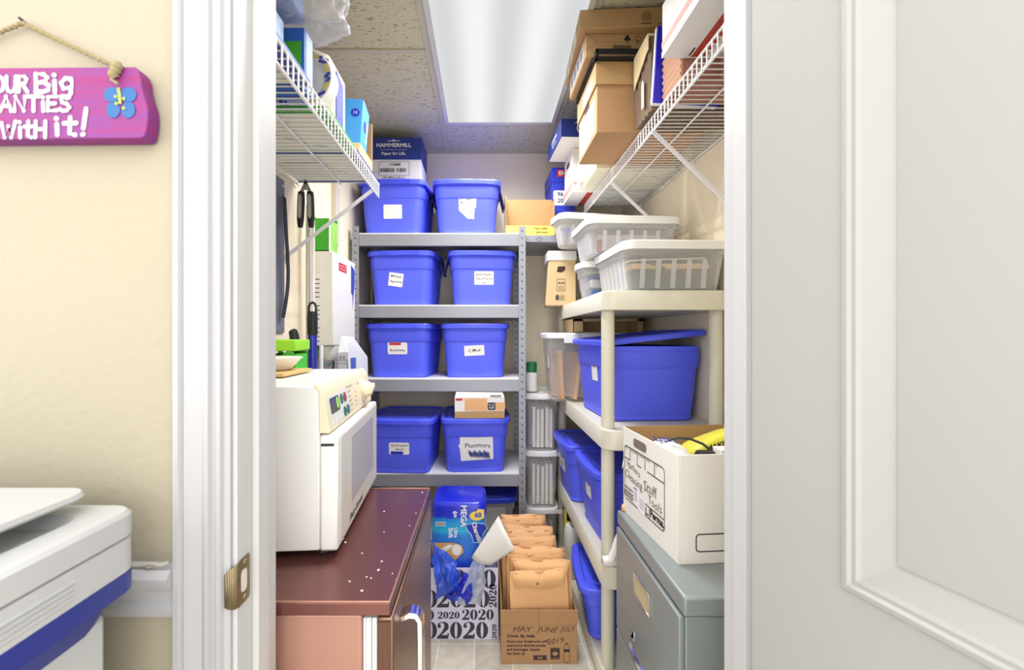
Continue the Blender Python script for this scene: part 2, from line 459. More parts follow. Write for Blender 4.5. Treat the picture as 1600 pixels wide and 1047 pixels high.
# ------------------------------------------------------------------ hall: wall plaque
t = thing('wall_plaque', 'pink and purple painted wooden plaque with white lettering hung by rope on the hall wall', 'sign', (-0.68, 0.65, 1.61))
def m_plaque():
    m = mat('pink_purple_brushed_paint', (214, 74, 168), 0.6)
    nt = m.node_tree; bs = nt.nodes['Principled BSDF']
    tc = nt.nodes.new('ShaderNodeTexCoord'); mp = nt.nodes.new('ShaderNodeMapping'); mp.inputs['Scale'].default_value = (5, 1, 60)
    nt.links.new(tc.outputs['Object'], mp.inputs[0]); n = nt.nodes.new('ShaderNodeTexNoise'); n.inputs['Scale'].default_value = 1.2; n.inputs['Detail'].default_value = 4
    nt.links.new(mp.outputs[0], n.inputs['Vector']); r = nt.nodes.new('ShaderNodeValToRGB')
    e = r.color_ramp.elements; e[0].position = 0.3; e[0].color = (lin(112), lin(46), lin(130), 1); e[1].position = 0.7; e[1].color = (lin(138), lin(26), lin(98), 1)
    e2 = e.new(0.5); e2.color = (lin(128), lin(42), lin(116), 1)
    nt.links.new(n.outputs[0], r.inputs[0]); nt.links.new(r.outputs[0], bs.inputs['Base Color']); return m
Ys = 0.634
F = front((0, Ys, 0))
edge = [(-0.512, 1.664), (-0.507, 1.657), (-0.504, 1.648), (-0.503, 1.636), (-0.499, 1.622), (-0.494, 1.606), (-0.493, 1.590), (-0.495, 1.574), (-0.498, 1.562), (-0.502, 1.559)]
out = [(-0.86, 1.556)] + [(-0.505, 1.559)] + edge[::-1][1:] + [(-0.86, 1.661)]
MB().poly(F, out, -0.0235, 0.0235).build('board', m_plaque(), t, bevel=0.0015)
STROKES = {
 'O': (0.8, [[(0.4,1),(0.1,0.85),(0,0.5),(0.12,0.12),(0.4,0),(0.68,0.12),(0.8,0.5),(0.7,0.85),(0.4,1)]]),
 'U': (0.8, [[(0.02,1),(0,0.4),(0.15,0.06),(0.4,0),(0.66,0.1),(0.78,0.45),(0.8,1)],[(0.8,0.6),(0.84,0)]]),
 'R': (0.8, [[(0.05,0),(0.05,1),(0.5,1),(0.72,0.82),(0.6,0.58),(0.08,0.5)],[(0.35,0.5),(0.8,0)]]),
 'B': (0.8, [[(0.08,0),(0.05,1),(0.5,0.98),(0.7,0.8),(0.55,0.56),(0.1,0.5)],[(0.5,0.54),(0.8,0.36),(0.75,0.1),(0.45,0),(0.05,0.02)]]),
 'i': (0.2, [[(0.1,0.62),(0.12,0)],[(0.06,0.95),(0.10,0.93)]]),
 'g': (0.7, [[(0.62,0.72),(0.3,0.75),(0.05,0.5),(0.2,0.18),(0.5,0.22),(0.64,0.6),(0.6,-0.1),(0.4,-0.34),(0.1,-0.25)]]),
 'A': (0.8, [[(0,0),(0.42,1),(0.8,0)],[(0.15,0.35),(0.68,0.35)]]),
 'N': (0.8, [[(0.02,0),(0.08,1),(0.7,0.02),(0.78,1)]]),
 'T': (0.75, [[(0,1),(0.78,1)],[(0.38,1),(0.38,0)]]),
 'E': (0.7, [[(0.68,1),(0.05,0.95),(0.03,0.02),(0.7,0.05)],[(0.05,0.5),(0.55,0.52)]]),
 'S': (0.7, [[(0.66,0.92),(0.35,1),(0.08,0.85),(0.15,0.6),(0.5,0.48),(0.68,0.25),(0.5,0.04),(0.2,0),(0,0.12)]]),
 'W': (1.0, [[(0,0.9),(0.22,0),(0.48,0.7),(0.7,0),(1.0,1)]]),
 't': (0.55, [[(0.28,1),(0.25,0.1),(0.5,0)],[(0,0.66),(0.55,0.68)]]),
 'H': (0.75, [[(0.05,1),(0.02,0)],[(0.74,1),(0.72,0)],[(0.05,0.5),(0.72,0.52)]]),
 '!': (0.3, [[(0.22,1.5),(0.10,0.38)],[(0.06,0.02),(0.10,0.04)]]),
}
def painted(mb, F, word, px0, px1, pyb, pyt, th):
    k = Ys / FPX; tot = sum(STROKES[c][0] for c in word) + 0.22 * (len(word) - 1)
    sx = (px1 - px0) / tot; x = px0; H = pyb - pyt; z = 0.0006
    for c in word:
        w, polys = STROKES[c]
        for pl in polys:
            pts = [((x + u * sx - CX) * k, CAMZ - (pyb - v * H - CY) * k) for u, v in pl]
            mb.strip(F, pts, th, z); z += 0.00003
            for p in pts: mb.ell(F, p[0], p[1], th / 2, th / 2, z, 0, 10); z += 0.000005
        x += (w + 0.22) * sx
b = MB(); F0 = front((0, Ys, 0))
painted(b, F0, 'OUR', -8, 44, 144, 120, 0.0064); painted(b, F0, 'Big', 55, 114, 144, 116, 0.0074)
painted(b, F0, 'ANTiES', 1, 110, 174, 151, 0.0066)
painted(b, F0, 'WitH', 3, 72, 215, 190, 0.0064); painted(b, F0, 'it!', 86, 138, 211, 184, 0.0076)
b.build('lettering', mat('plaque_white', (166, 166, 168), 0.6), t)
b = MB(); Fb = F.at(-0.533, 1.610, 0.0006)
for cx, cy, rx, ry in ((-0.012, 0.012, 0.012, 0.011), (0.012, 0.012, 0.012, 0.011), (-0.010, -0.010, 0.010, 0.012), (0.012, -0.010, 0.010, 0.012)): b.ell(Fb, cx, cy, rx, ry, 0, 0.0006)
bf = b.build('painted_butterfly', mat('butterfly_blue', (36, 92, 150), 0.6), t)
b = MB()
for cx, cy in ((-0.006, 0.009), (0.006, 0.006), (-0.005, -0.001), (0.006, -0.008)): b.ell(Fb, cx, cy, 0.0026, 0.0026, 0.001, 0.0005, 10)
b.strip(Fb, [(0.001, -0.002), (0, 0.012), (-0.002, 0.022)], 0.005, 0.0018)
b.build('painted_dots', mat('butterfly_yellow', (146, 160, 84), 0.6), bf)
# rope, knot and nail
rope = mat('jute_rope', (146, 132, 98), 0.9, 0, 0.12, 120)
b = MB()
def twist(a, c, r, turns):
    a, c = V(a), V(c); d = (c - a); L = d.length; d.normalize(); x = d.cross(V((0, 1, 0))).normalized(); y = d.cross(x)
    for ph in (0, math.pi):
        b.tube([a + d * L * i / 40 + (x * math.cos(turns * 2*math.pi*i/40 + ph) + y * math.sin(turns * 2*math.pi*i/40 + ph)) * r * 0.6 for i in range(41)], r * 0.75, 6)
nail = P(36, 36, 0.652)
twist(nail, (-0.540, 0.648, 1.666), 0.0030, 12); twist(nail, (-0.86, 0.648, 1.672), 0.0030, 12)
for k in range(3): b.lathe([(0.001, -0.005), (0.0065, -0.003), (0.0072, 0.001), (0.004, 0.006), (0.001, 0.007)], (-0.537 + 0.003 * (k - 1), 0.630, 1.650 + 0.006 * k), 10, (0.2 * k, -0.5, 1))
b.tube([(-0.536, 0.629, 1.648), (-0.540, 0.626, 1.640), (-0.530, 0.626, 1.634)], 0.0022, 6)
b.build('rope', rope, t)
MB().tube([nail + V((0, 0.012, 0.002)), nail + V((0, -0.006, 0.004))], 0.0018, 8).build('nail', M_slot, t)

# small cable end lying on the chair rail beside the casing
b = MB(); pz = 0.9265
b.tube([(-0.56, 0.644, pz), (-0.515, 0.643, pz), (-0.497, 0.641, pz + 0.004), (-0.489, 0.640, pz + 0.001), (-0.494, 0.6385, pz + 0.0002), (-0.503, 0.639, pz + 0.003), (-0.492, 0.6385, pz + 0.006), (-0.478, 0.640, pz + 0.003), (-0.468, 0.642, pz + 0.006)], 0.0024, 8)
tag(b.build('cord', mat('off_white_cord', (172, 167, 158), 0.6), origin=(-0.50, 0.64, 0.924)), 'short knotted off-white cord lying on the white chair rail', 'cord')

# ------------------------------------------------------------------ hall: office printer (lower left)
t = thing('printer', 'white and blue office printer standing by the hall wall left of the door', 'printer', (-0.72, 0.33, 0))
M_pw = mat('printer_white', (188, 189, 190), 0.4); M_pb = mat('printer_blue', (38, 50, 132), 0.35)
X0, X1, Y0, Y1 = -1.05, -0.473, 0.05, 0.600
MB().box(X0, Y0, 0.02, X1 - 0.030, Y1 - 0.025, 0.90).build('body', M_pw, t, bevel=0.006)
b = MB()
Fp = lambda x1, y1, z, r=0.03: [(X0 + (x1 - X0) / 2 + x, Y0 + (y1 - Y0) / 2 + y, z) for x, y in rrect(x1 - X0, y1 - Y0, r, 4)]
b.rings([Fp(X1 - 0.032, Y1 - 0.027, 0.884), Fp(X1 - 0.024, Y1 - 0.02, 0.905), Fp(X1 - 0.018, Y1 - 0.015, 0.926), Fp(X1, Y1, 0.930), Fp(X1, Y1, 0.957)])
b.build('blue_band', M_pb, t, ang=30)
b = MB(); b.rings([Fp(X1, Y1, 0.957), Fp(X1 - 0.001, Y1, 0.998), Fp(X1 - 0.004, Y1 - 0.003, 1.000)])
for k in range(4): b.box(X1 - 0.001, 0.25 + 0.012 * k, 0.966 + 0.006 * k, X1 + 0.0012, 0.50, 0.968 + 0.006 * k)
b.build('scanner_housing', M_pw, t, ang=30)
b = MB()
b.rings([Fp(X1 - 0.004, Y1 - 0.003, 1.001), Fp(X1, Y1, 1.003), Fp(X1, Y1, 1.030), Fp(X1 - 0.004, Y1 - 0.004, 1.035)], True, False)
# top with a sunken paper tray
def ringz(x0, y0, x1, y1, z): return [(x0 + (x1-x0)/2 + x, y0 + (y1-y0)/2 + y, z) for x, y in rrect(x1-x0, y1-y0, 0.03, 4)]
b.rings([Fp(X1 - 0.004, Y1 - 0.004, 1.035), ringz(X0 + 0.03, Y0 + 0.03, X1 - 0.045, Y1 - 0.035, 1.035), ringz(X0 + 0.035, Y0 + 0.035, X1 - 0.055, Y1 - 0.05, 1.022)], False, True)
b.build('document_lid', M_pw, t, ang=30)
b = MB(); b.rings([ringz(X0, Y0 + 0.02, -0.532, Y1 - 0.012, 1.052), ringz(X0, Y0 + 0.02, -0.528, Y1 - 0.010, 1.056), ringz(X0, Y0 + 0.02, -0.530, Y1 - 0.012, 1.062)])
b.box(X0 + 0.05, Y0 + 0.06, 1.022, X0 + 0.16, Y1 - 0.06, 1.054)
b.build('feeder_tray', M_pw, t, ang=30)
b = MB(); b.rings([ringz(X0 + 0.02, Y0 + 0.1, -0.62, Y1 - 0.07, 1.061), ringz(X0 + 0.02, Y0 + 0.1, -0.63, Y1 - 0.08, 1.078)])
b.build('feeder_cover', M_pw, t, ang=30)
# ------------------------------------------------------------------ grey steel shelving unit
SX0, SX1, SY0, SY1 = -0.697, 0.221, 2.285, 2.742
LV = [1.811, 1.430, 1.040, 0.537, 0.19]
t = thing('shelving_unit', 'grey slotted steel shelving unit with white boards against the back wall', 'shelf', ((SX0+SX1)/2, (SY0+SY1)/2, 0))
for cx, sx in ((SX0, 1), (SX1, -1)):
    for cy, sy in ((SY0, 1), (SY1, -1)):
        b = MB(); a = 0.036
        xa, xb = sorted((cx, cx + sx * a)); ya, yb = sorted((cy, cy + sy * 0.0022))
        b.box(xa, ya, 0, xb, yb, 1.846)
        xa2, xb2 = sorted((cx, cx + sx * 0.0022)); ya2, yb2 = sorted((cy + sy * 0.0022, cy + sy * a))
        b.box(xa2, ya2, 0, xb2, yb2, 1.846)
        b.mk(1)
        yo = cy if sy > 0 else cy - 0.0026
        for k in range(48):
            z = 0.03 + k * 0.038
            xm = cx + sx * 0.018
            b.box(xm - 0.0045, yo - 0.0004, z, xm + 0.0045, yo + 0.0008 if sy > 0 else cy + 0.0004, z + 0.006)
            b.box(xm - 0.008, yo - 0.0004, z + 0.009, xm - 0.003, yo + 0.0008 if sy > 0 else cy + 0.0004, z + 0.012)
        b.build('post', [M_steel, M_slot], t)
for z in LV:
    MB().box(SX0 + 0.004, SY0 + 0.006, z - 0.012, SX1 - 0.004, SY1 - 0.006, z).build('shelf_board', M_board, t)
    for y, s in ((SY0 + 0.0026, 1), (SY1 - 0.0026, -1)):
        b = MB(); ya, yb = sorted((y, y + s * 0.003)); b.box(SX0 + 0.036, ya, z - 0.070, SX1 - 0.036, yb, z - 0.006)
        ya, yb = sorted((y, y + s * 0.02)); b.box(SX0 + 0.036, ya, z - 0.070, SX1 - 0.036, yb, z - 0.067)
        b.build('beam', M_steel, t, 0.001)
    for x, s in ((SX0 + 0.0026, 1), (SX1 - 0.0026, -1)):
        xa, xb = sorted((x, x + s * 0.003)); MB().box(xa, SY0 + 0.037, z - 0.070, xb, SY1 - 0.037, z - 0.0125).build('side_beam', M_steel, t)

# ------------------------------------------------------------------ lidded storage bins
def bin_rings(w, d, prof, n=5):
    return [[(x, y, z) for x, y in rrect(w * s, d - w * (1 - s) , 0.045 * (0.4 + 0.6 * s), n, bw)] for z, s, bw in prof]
def storage_bin(name, label, loc, rz, w=0.372, d=0.425, h=0.293, handles=(), lid=True, group=None, front_bow=0.004, M=None, ML=None, body_prof=None):
    t = thing(name, label, 'storage bin', loc, rz, group, local=True)
    M = M or M_blue; ML = ML or M_lid
    q = h - 0.022
    prof = [(0.000, 0.800, 0.0), (0.003, 0.825, 0.0), (0.012, 0.832, 0.0), (0.018, 0.822, 0.0), (0.035, 0.835, 0.001), (q*0.40, 0.868, 0.002), (q*0.70, 0.892, 0.003),
            (q*0.715, 0.915, 0.003), (q*0.73, 0.925, 0.003), (q*0.925, 0.936, 0.004), (q*0.93, 0.925, 0.004), (q, 0.925, 0.004)]
    inner = [(q, 0.905, 0.003), (q*0.72, 0.90, 0.003), (0.03, 0.82, 0.0)]
    b = MB(); b.rings(bin_rings(w, d, prof) + bin_rings(w, d, inner))
    # finger recess under each end (side facing x)
    b.build('body', M, t, ang=28)
    if lid:
        lp = [(q - 0.008, 0.978, 0.008), (q - 0.005, 0.998, 0.009), (h - 0.008, 1.0, 0.009), (h - 0.002, 0.985, 0.008), (h, 0.955, 0.004), (h - 0.001, 0.90, 0.003), (h - 0.009, 0.875, 0.002), (h - 0.0095, 0.80, 0.0), (h - 0.005, 0.785, 0.0), (h - 0.005, 0.2, 0.0)]
        b = MB(); b.rings([[(x, y, q + 0.001) for x, y in rrect(w * 0.92, d - w * 0.08, 0.04, 5, 0.004)]] + bin_rings(w, d, lp), True, True)
        # grip ribs along the front and back rim
        for k in range(-13, 14):
            x = k * 0.008
            for s in (-1, 1):
                y = s * (d / 2 + 0.0082 - 0.006 * abs(k) / 26)
                b.box(x - 0.0022, min(y - s * 0.004, y + s * 0.002), h - 0.026, x + 0.0022, max(y - s * 0.004, y + s * 0.002), h - 0.004)
        b.build('lid', ML, t, ang=28)
    for s in handles:
        b = MB(); x0 = s * (w / 2 + 0.003)
        top = V((x0, 0, h - 0.016)); bot = V((x0 + s * 0.022, 0, h - 0.105))
        for y in (-0.055, 0.055): b.bar(top + V((0, y, 0)), bot + V((0, y, 0)), 0.010, 0.006, (1, 0, 0))
        for k in range(7):
            c = top + (bot - top) * (k / 6); b.bar(c + V((0, -0.06, 0)), c + V((0, 0.06, 0)), 0.007, 0.007)
        b.build('handle', M_navy, t, 0.001)
    t['_w'] = w; t['_d'] = d; t['_h'] = h
    return t
def bin_front(t, fx=0.0, fz=0.45):
    """frame on the tapered front face of a bin, at fraction fz of its height"""
    w, d, h = t['_w'], t['_d'], t['_h']; q = h - 0.022
    z = fz * h; z2 = z + 0.02
    def half(z):
        s = 0.835 + (0.892 - 0.835) * (z - 0.035) / (q * 0.70 - 0.035)
        return (d - w * (1 - s)) / 2 + 0.0032
    a = V((fx, -half(z), z)); u = V((fx, -half(z2), z2)) - a
    return Fr(a, (1, 0, 0), u)
def bin_left(t, fy=0.0, fz=0.45, side=-1):
    w, d, h = t['_w'], t['_d'], t['_h']; q = h - 0.022
    def half(z): return (w * (0.835 + (0.892 - 0.835) * (z - 0.035) / (q * 0.70 - 0.035))) / 2 + 0.003
    z = fz * h; z2 = z + 0.02
    a = V((side * half(z), fy, z)); u = V((side * half(z2), fy, z2)) - a
    return Fr(a, (0, side, 0), u)
M_label = mat('paper_label', (243, 241, 238), 0.75)
def sticker(t, F, pts, lines, red=None, name='paper_label', m=None, ink=None):
    """paper label with handwriting: lines = [(text, x, y, size)]"""
    o = MB().poly(F, pts, 0.0006, 0.0006).build(name, m or M_label, t)
    if lines:
        b = MB()
        for s, x, y, sz in lines: b.text(s, F.at(x, y), sz, 0.0018, hand=0.1, bold=0.0002)
        b.build('handwriting', ink or M_inkb, o)
    return o
def rc(w, h, r=0.0): return [(x, y) for x, y in rrect(w, h, max(r, 0.0006), 3)]

GB = 'blue lidded bins on the steel shelves'
def bx(pl, pr, Y): return ((pl + pr) / 2 - CX) / FPX * Y
YBIN = SY0 + 0.02 + 0.2125
def shelf_bin(label, pl, pr, lv, rz, handles=(), dy=0.0, w=0.372, h=0.293):
    return storage_bin('storage_bin', label, (bx(pl, pr, SY0 + 0.03 + dy), YBIN + dy, LV[lv]), rz, w=w, h=h, handles=handles, group=GB)
s1 = shelf_bin('blue lidded bin with a blank white label, top shelf left, carrying a paper carton', 561, 666, 0, -2, (1,))
sticker(s1, bin_front(s1, 0.005, 0.42).at(0, 0), rc(0.100, 0.075, 0.004), [])
s2 = shelf_bin('blue lidded bin with a torn white label of five written lines, top shelf', 674, 782, 0, 1, (1, -1))
sticker(s2, bin_front(s2, 0.0, 0.52), [(-0.042, 0.048), (0.036, 0.048), (0.036, 0.042), (0.052, 0.040), (0.050, -0.008), (0.042, -0.012), (0.040, -0.068), (0.006, -0.068), (-0.042, -0.022)],
        [('BUSTAMED', -0.002, 0.035, 0.014), ('MEDICAL', -0.004, 0.018, 0.014), ('RECORDS', -0.004, 0.001, 0.012), ('SETS ON', 0.006, -0.015, 0.013), ('DESK', 0.020, -0.036, 0.012)])
s3 = shelf_bin('blue lidded bin with a tilted white note in two lines, second shelf left', 572, 684, 1, -3, (1,))
sticker(s3, bin_front(s3, -0.025, 0.47).at(0, 0, 0, -8), rc(0.078, 0.072), [('McKenzi', 0.0, 0.018, 0.017), ('Approved', 0.002, -0.010, 0.016)])
s4 = shelf_bin('blue lidded bin labelled in three handwritten lines, second shelf right', 694, 808, 1, 3, (-1,))
sticker(s4, bin_front(s4, 0.008, 0.50), rc(0.104, 0.072), [('Elena Papers', 0, 0.019, 0.0165), ('Dec Divorce', 0, -0.003, 0.0165), ('Jan', 0, -0.025, 0.015)])
s5 = shelf_bin('blue lidded bin with a red and white name label, third shelf left', 566, 686, 2, -5)
o = sticker(s5, bin_front(s5, -0.002, 0.54), rc(0.108, 0.064, 0.008), [('Bookmarks', 0.0, -0.010, 0.018)])
MB().poly(bin_front(s5, -0.002, 0.54).at(-0.012, 0.024), rc(0.066, 0.014, 0.006), 0.0014, 0.0005).build('red_banner', M_red, o)
s6 = shelf_bin('blue lidded bin with a small label reading C Mod, third shelf right', 685, 798, 2, 1)
sticker(s6, bin_front(s6, -0.005, 0.50).at(0, 0, 0, 3), rc(0.108, 0.055), [('C Mod', 0, 0.0, 0.023)])
s7 = shelf_bin('blue lidded bin with a rounded two-line label, lowest bin shelf, behind the microwave', 570, 682, 3, -3, (), -0.05)
o = sticker(s7, bin_front(s7, 0.0, 0.46), rc(0.108, 0.064, 0.008), [('DJ Unmarked', 0.0, 0.017, 0.016), ('Books', 0.004, -0.003, 0.016)])
MB().poly(bin_front(s7, 0.0, 0.46).at(-0.012, -0.023), rc(0.068, 0.016, 0.006), 0.0014, 0.0005).build('blue_banner', M_royal, o)
s8 = shelf_bin('blue lidded bin with a large scribbled white note, lowest bin shelf, under the envelope carton', 685, 797, 3, 2, (), -0.03)
F = bin_front(s8, 0.005, 0.46)
o = sticker(s8, F, [(-0.088, 0.066), (0.086, 0.074), (0.090, -0.062), (-0.082, -0.072), (-0.088, -0.010), (-0.096, 0.012), (-0.088, 0.020)], [('Plummers', 0.006, 0.012, 0.034)])
b = MB()
for k in range(26):
    x = -0.045 + 0.0042 * k; b.strip(F, [(x, -0.020 + 0.006 * math.sin(k)), (x + 0.012, -0.048 + 0.005 * math.sin(2*k) - 0.0004*k), (x + 0.006, -0.028)], 0.0035, 0.0019 + 0.00002 * k)
b.build('scribble', mat('blue_marker_ink', (64, 74, 140), 0.8), o)

# copy-paper carton on the top left bin
zt = LV[0] + 0.293
t = thing('paper_carton', 'blue and white copy paper carton standing on the top left blue bin', 'box', (-0.505, 2.53, zt + 0.0005), local=True, rz=0)
MB().box(-0.152, -0.105, 0, 0.152, 0.105, 0.165).build('body', M_paper, t, 0.002)
b = MB(); b.box(-0.157, -0.110, 0.150, 0.157, 0.110, 0.272); b.build('lid', M_dblue, t, 0.003)
F = front((0, -0.110, 0.21)); b = MB()
b.text('HAMMERMILL', F.at(0, 0.018), 0.030, bold=0.0006, sx=1.08).text('Paper for Life.', F.at(0, -0.028), 0.024, bold=0.0003)
b.strip(F, [(-0.075, -0.006), (0.075, -0.006)], 0.0012).strip(F, [(-0.035, 0.043), (0.035, 0.043)], 0.003).ell(F, 0, 0.045, 0.008, 0.005, 0.001)
b.build('lettering', M_paper, t)
F = front((0, -0.105, 0.0)); b = MB()
b.rect_line(F, -0.085, 0.062, 0.085, 0.140, 0.002, 0.002)
b.text('113640', F.at(0.005, 0.122), 0.022, bold=0.0007).text('20#', F.at(-0.072, 0.13), 0.008)
for x0, x1 in ((-0.078, 0.0), (0.015, 0.07)):
    x = x0
    while x < x1:
        ww = random.choice((0.0012, 0.002, 0.0032)); b.fbox(F, x, 0.080, x + ww, 0.102, 0.0004, 0.0008); x += ww + random.choice((0.0014, 0.0025))
b.text('8 1/2 x 11', F.at(-0.115, 0.082), 0.014).text('LTR  4000 ct  8.5 x 11', F.at(0.0, 0.050), 0.014, bold=0.0004)
b.build('print', M_ink, t)

# envelope carton on the last bin
zt = LV[3] + 0.293
t = thing('envelope_carton', 'kraft and white envelope carton lying on the lid of the bin with the scribbled note', 'box', (-0.025, 2.395, zt + 0.0005), local=True, rz=1.5)
b = MB(); b.rings([[(x, y, z) for x, y in ((-0.132, -0.12), (0.132, -0.12), (0.138, 0.12), (-0.138, 0.12))] for z in (0, 0.110)] + [[(-0.122, -0.095, 0.150), (0.116, -0.095, 0.150), (0.120, 0.12, 0.150), (-0.126, 0.12, 0.150)]])
b.build('body', M_kraft, t, 0.002)
F = front((0, -0.1202, 0)); b = MB(); b.poly(F, [(-0.131, 0.036), (0.131, 0.040), (0.131, 0.109), (-0.131, 0.109)], 0.0003, 0.0004)
F2 = Fr((0, -0.120, 0.110), (1, 0, 0), (0, 0.025, 0.040)); b.poly(F2, [(-0.131, 0.0), (0.131, 0.0), (0.116, 0.044), (-0.121, 0.044)], 0.0004, 0.0004)
lab = b.build('white_panel', M_paper, t)
b = MB(); b.poly(F, rc(0.118, 0.064), 0.0009, 0.0004)
for i in range(len(b.v)): b.v[i] = b.v[i] + V((-0.020, 0, 0.073))
b.poly(F.at(0.098, 0.066), [(-0.024, -0.022), (0.030, -0.022), (0.036, -0.016), (0.036, 0.018), (-0.024, 0.018)], 0.0009, 0.0004)
b.build('printed_envelope', M_manila, lab)
b = MB(); b.poly(F.at(0.062, 0.064), rc(0.042, 0.040, 0.006), 0.0012, 0.0004).poly(F2.at(0.085, 0.008), rc(0.056, 0.012), 0.0012, 0.0003); dk = b.build('dark_panel', mat('dark_grey_print', (70, 66, 68), 0.7), lab)
MB().poly(F.at(-0.108, 0.100), rc(0.036, 0.012), 0.0009, 0.0004).build('red_panel', M_red, lab)
b = MB(); b.text('9 x 12', F.at(0.062, 0.070), 0.012, 0.0018, bold=0.0003).text('CLASP', F.at(0.062, 0.056), 0.010, 0.0018, bold=0.0003).text('100 COUNT', F2.at(0.085, 0.008), 0.009, 0.0018)
b.build('lettering', M_paper, dk)

# clear tub with blue lid on the bottom shelf
t = storage_bin('clear_tub', 'clear plastic tub with blue lid on the bottom steel shelf behind the toilet paper', (-0.015, 2.53, LV[4]), 0, w=0.395, d=0.42, h=0.205, M=M_clear2, ML=mat('deep_blue_lid', (40, 56, 190), 0.4))
sticker(t, bin_front(t, -0.04, 0.5), rc(0.05, 0.07), [])
tag(MB().box(-0.15, 2.38, LV[4] + 0.006, 0.12, 2.66, LV[4] + 0.13).build('paper_stack', mat('grey_paper', (190, 184, 176), 0.8), origin=(-0.015, 2.52, LV[4] + 0.006)), 'grey stack of papers inside the clear tub with the blue lid', 'papers')

# ------------------------------------------------------------------ grey wall shelf and cut-down carton behind, right of the unit
t = thing('wall_shelf', 'short grey wall shelf at the back right, behind the clear bins', 'shelf', (0.55, 2.56, 1.77))
MB().box(0.228, 2.345, 1.775, XR - 0.001, YB - 0.001, 1.811).build('board', M_steel, t, 0.001)
b = MB(); F = front((0.30, 2.344, 1.79)); b.strip(F, [(-0.02, 0), (0, 0.010), (0.02, 0), (0, -0.010)], 0.002, 0.0006, True); b.build('print', M_ink, t)
t = thing('cut_down_carton', 'open kraft carton with yellow printed front standing on the back top shelf', 'box', (0.25, 2.40, 1.812))
x0, x1, y0, y1, z0 = 0.118, 0.385, 2.35, 2.455, 1.812
b = MB(); b.box(x0, y0, z0, x1, y1, z0 + 0.004); b.box(x0, y1 - 0.004, z0, x1, y1, z0 + 0.225)
b.add([(x0, y0, z0), (x0, y1, z0), (x0, y1, z0 + 0.24), (x0, y1 - 0.02, z0 + 0.24), (x0, y0, z0 + 0.19), (x0 + 0.004, y0, z0), (x0 + 0.004, y1, z0), (x0 + 0.004, y1, z0 + 0.24), (x0 + 0.004, y1 - 0.02, z0 + 0.24), (x0 + 0.004, y0, z0 + 0.19)],
      [(0,1,2,3,4), (9,8,7,6,5), (0,4,9,5), (4,3,8,9), (3,2,7,8)])
b.box(x1 - 0.004, y0, z0, x1, y1, z0 + 0.20)
b.build('body', M_kraft, t)
MB().box(x0, y0 - 0.004, z0, x1, y0, z0 + 0.052).build('yellow_front', M_yellow, t)
F = front((x1 - 0.07, y0 - 0.004, z0 + 0.026)); MB().text('Paper Refills', F.at(-0.005, 0.010), 0.014, bold=0.0003).text('with Inserts', F.at(0, -0.010), 0.014, bold=0.0003).build('lettering', M_ink, t)
x2 = x1 + 0.003
t = thing('office_supply_box', 'tall blue office-supply carton with red logo in the back right corner', 'box', (0.47, 2.60, 1.812))
b = MB(); b.box(x2 + 0.004, 2.474, 1.812, 0.52, 2.742, 2.16).build('body', M_royal, t, 0.002)
MB().box(x2, 2.470, 2.145, 0.524, 2.746, 2.228).build('lid', M_royal, t, 0.002)
F = front((0, 2.470, 0)); p = MB().poly(F.at(x2 + 0.085, 2.195), rc(0.11, 0.042), 0.0004, 0.0004).build('red_panel', M_red, t)
MB().text('EN', F.at(x2 + 0.060, 2.195), 0.032, 0.0012, bold=0.001).build('lettering', M_paper, p)
F = front((0, 2.474, 0)); p = MB().poly(F.at(x2 + 0.070, 2.055), rc(0.12, 0.085, 0.01), 0.0004, 0.0004).build('white_panel', M_paper, t)
MB().text('96', F.at(x2 + 0.05, 2.075), 0.034, 0.0012, bold=0.001).text('20', F.at(x2 + 0.05, 2.038), 0.034, 0.0012, bold=0.001).build('digits', M_dblue, p)
# ------------------------------------------------------------------ small refrigerator (left front)
def m_brush(name, rgb, metal, rough, stretch):
    m = mat(name, rgb, rough, metal, 0.10, 3.0, 0.0, 60, stretch); return m
M_frside = m_brush('rose_bronze_side', (178, 134, 118), 0.35, 0.36, (6, 6, 0.15))
M_frtop = m_brush('dark_bronze_top', (122, 78, 72), 0.55, 0.24, (4, 0.4, 4))
M_frdoor = m_brush('brushed_bronze_door', (150, 118, 96), 0.8, 0.30, (6, 6, 0.2))
t = thing('mini_fridge', 'bronze brown under-counter refrigerator with chrome bar handle, left inside the doorway', 'refrigerator', (-0.44, 1.09, 0))
MB().box(-0.70, 0.800, 0.03, -0.226, 1.375, 0.752).build('body', M_frside, t, 0.004)
b = MB(); b.box(-0.705, 0.793, 0.754, -0.172, 1.384, 0.778); b.build('top', M_frtop, t, 0.002)
b = MB()
b.box(-0.705, 0.793, 0.778, -0.172, 0.797, 0.7805).box(-0.705, 1.380, 0.778, -0.172, 1.384, 0.7805).box(-0.176, 0.797, 0.778, -0.172, 1.380, 0.7805)
b.build('top_rim', m_brush('bronze_rim', (176, 128, 112), 0.6, 0.3, (1, 1, 1)), t, 0.0008)
b = MB()
for k, x in enumerate((-0.225, -0.2195, -0.2085)): b.box(x, 0.806, 0.04, x + (0.0045, 0.009, 0.009)[k], 1.370, 0.742)
b.build('door_gasket', mat('white_rubber', (236, 238, 236), 0.6), t, 0.001)
M_wood = mat('walnut_grain', (92, 56, 40), 0.5, 0, 0.55, 6.0, 0, 60, (50, 1, 1.6))
MB().box(-0.1985, 0.803, 0.035, -0.168, 1.376, 0.745).build('door', M_frdoor, t, 0.004)
MB().box(-0.1975, 0.8005, 0.035, -0.172, 0.803, 0.738).build('door_edge', M_wood, t)
b = MB()
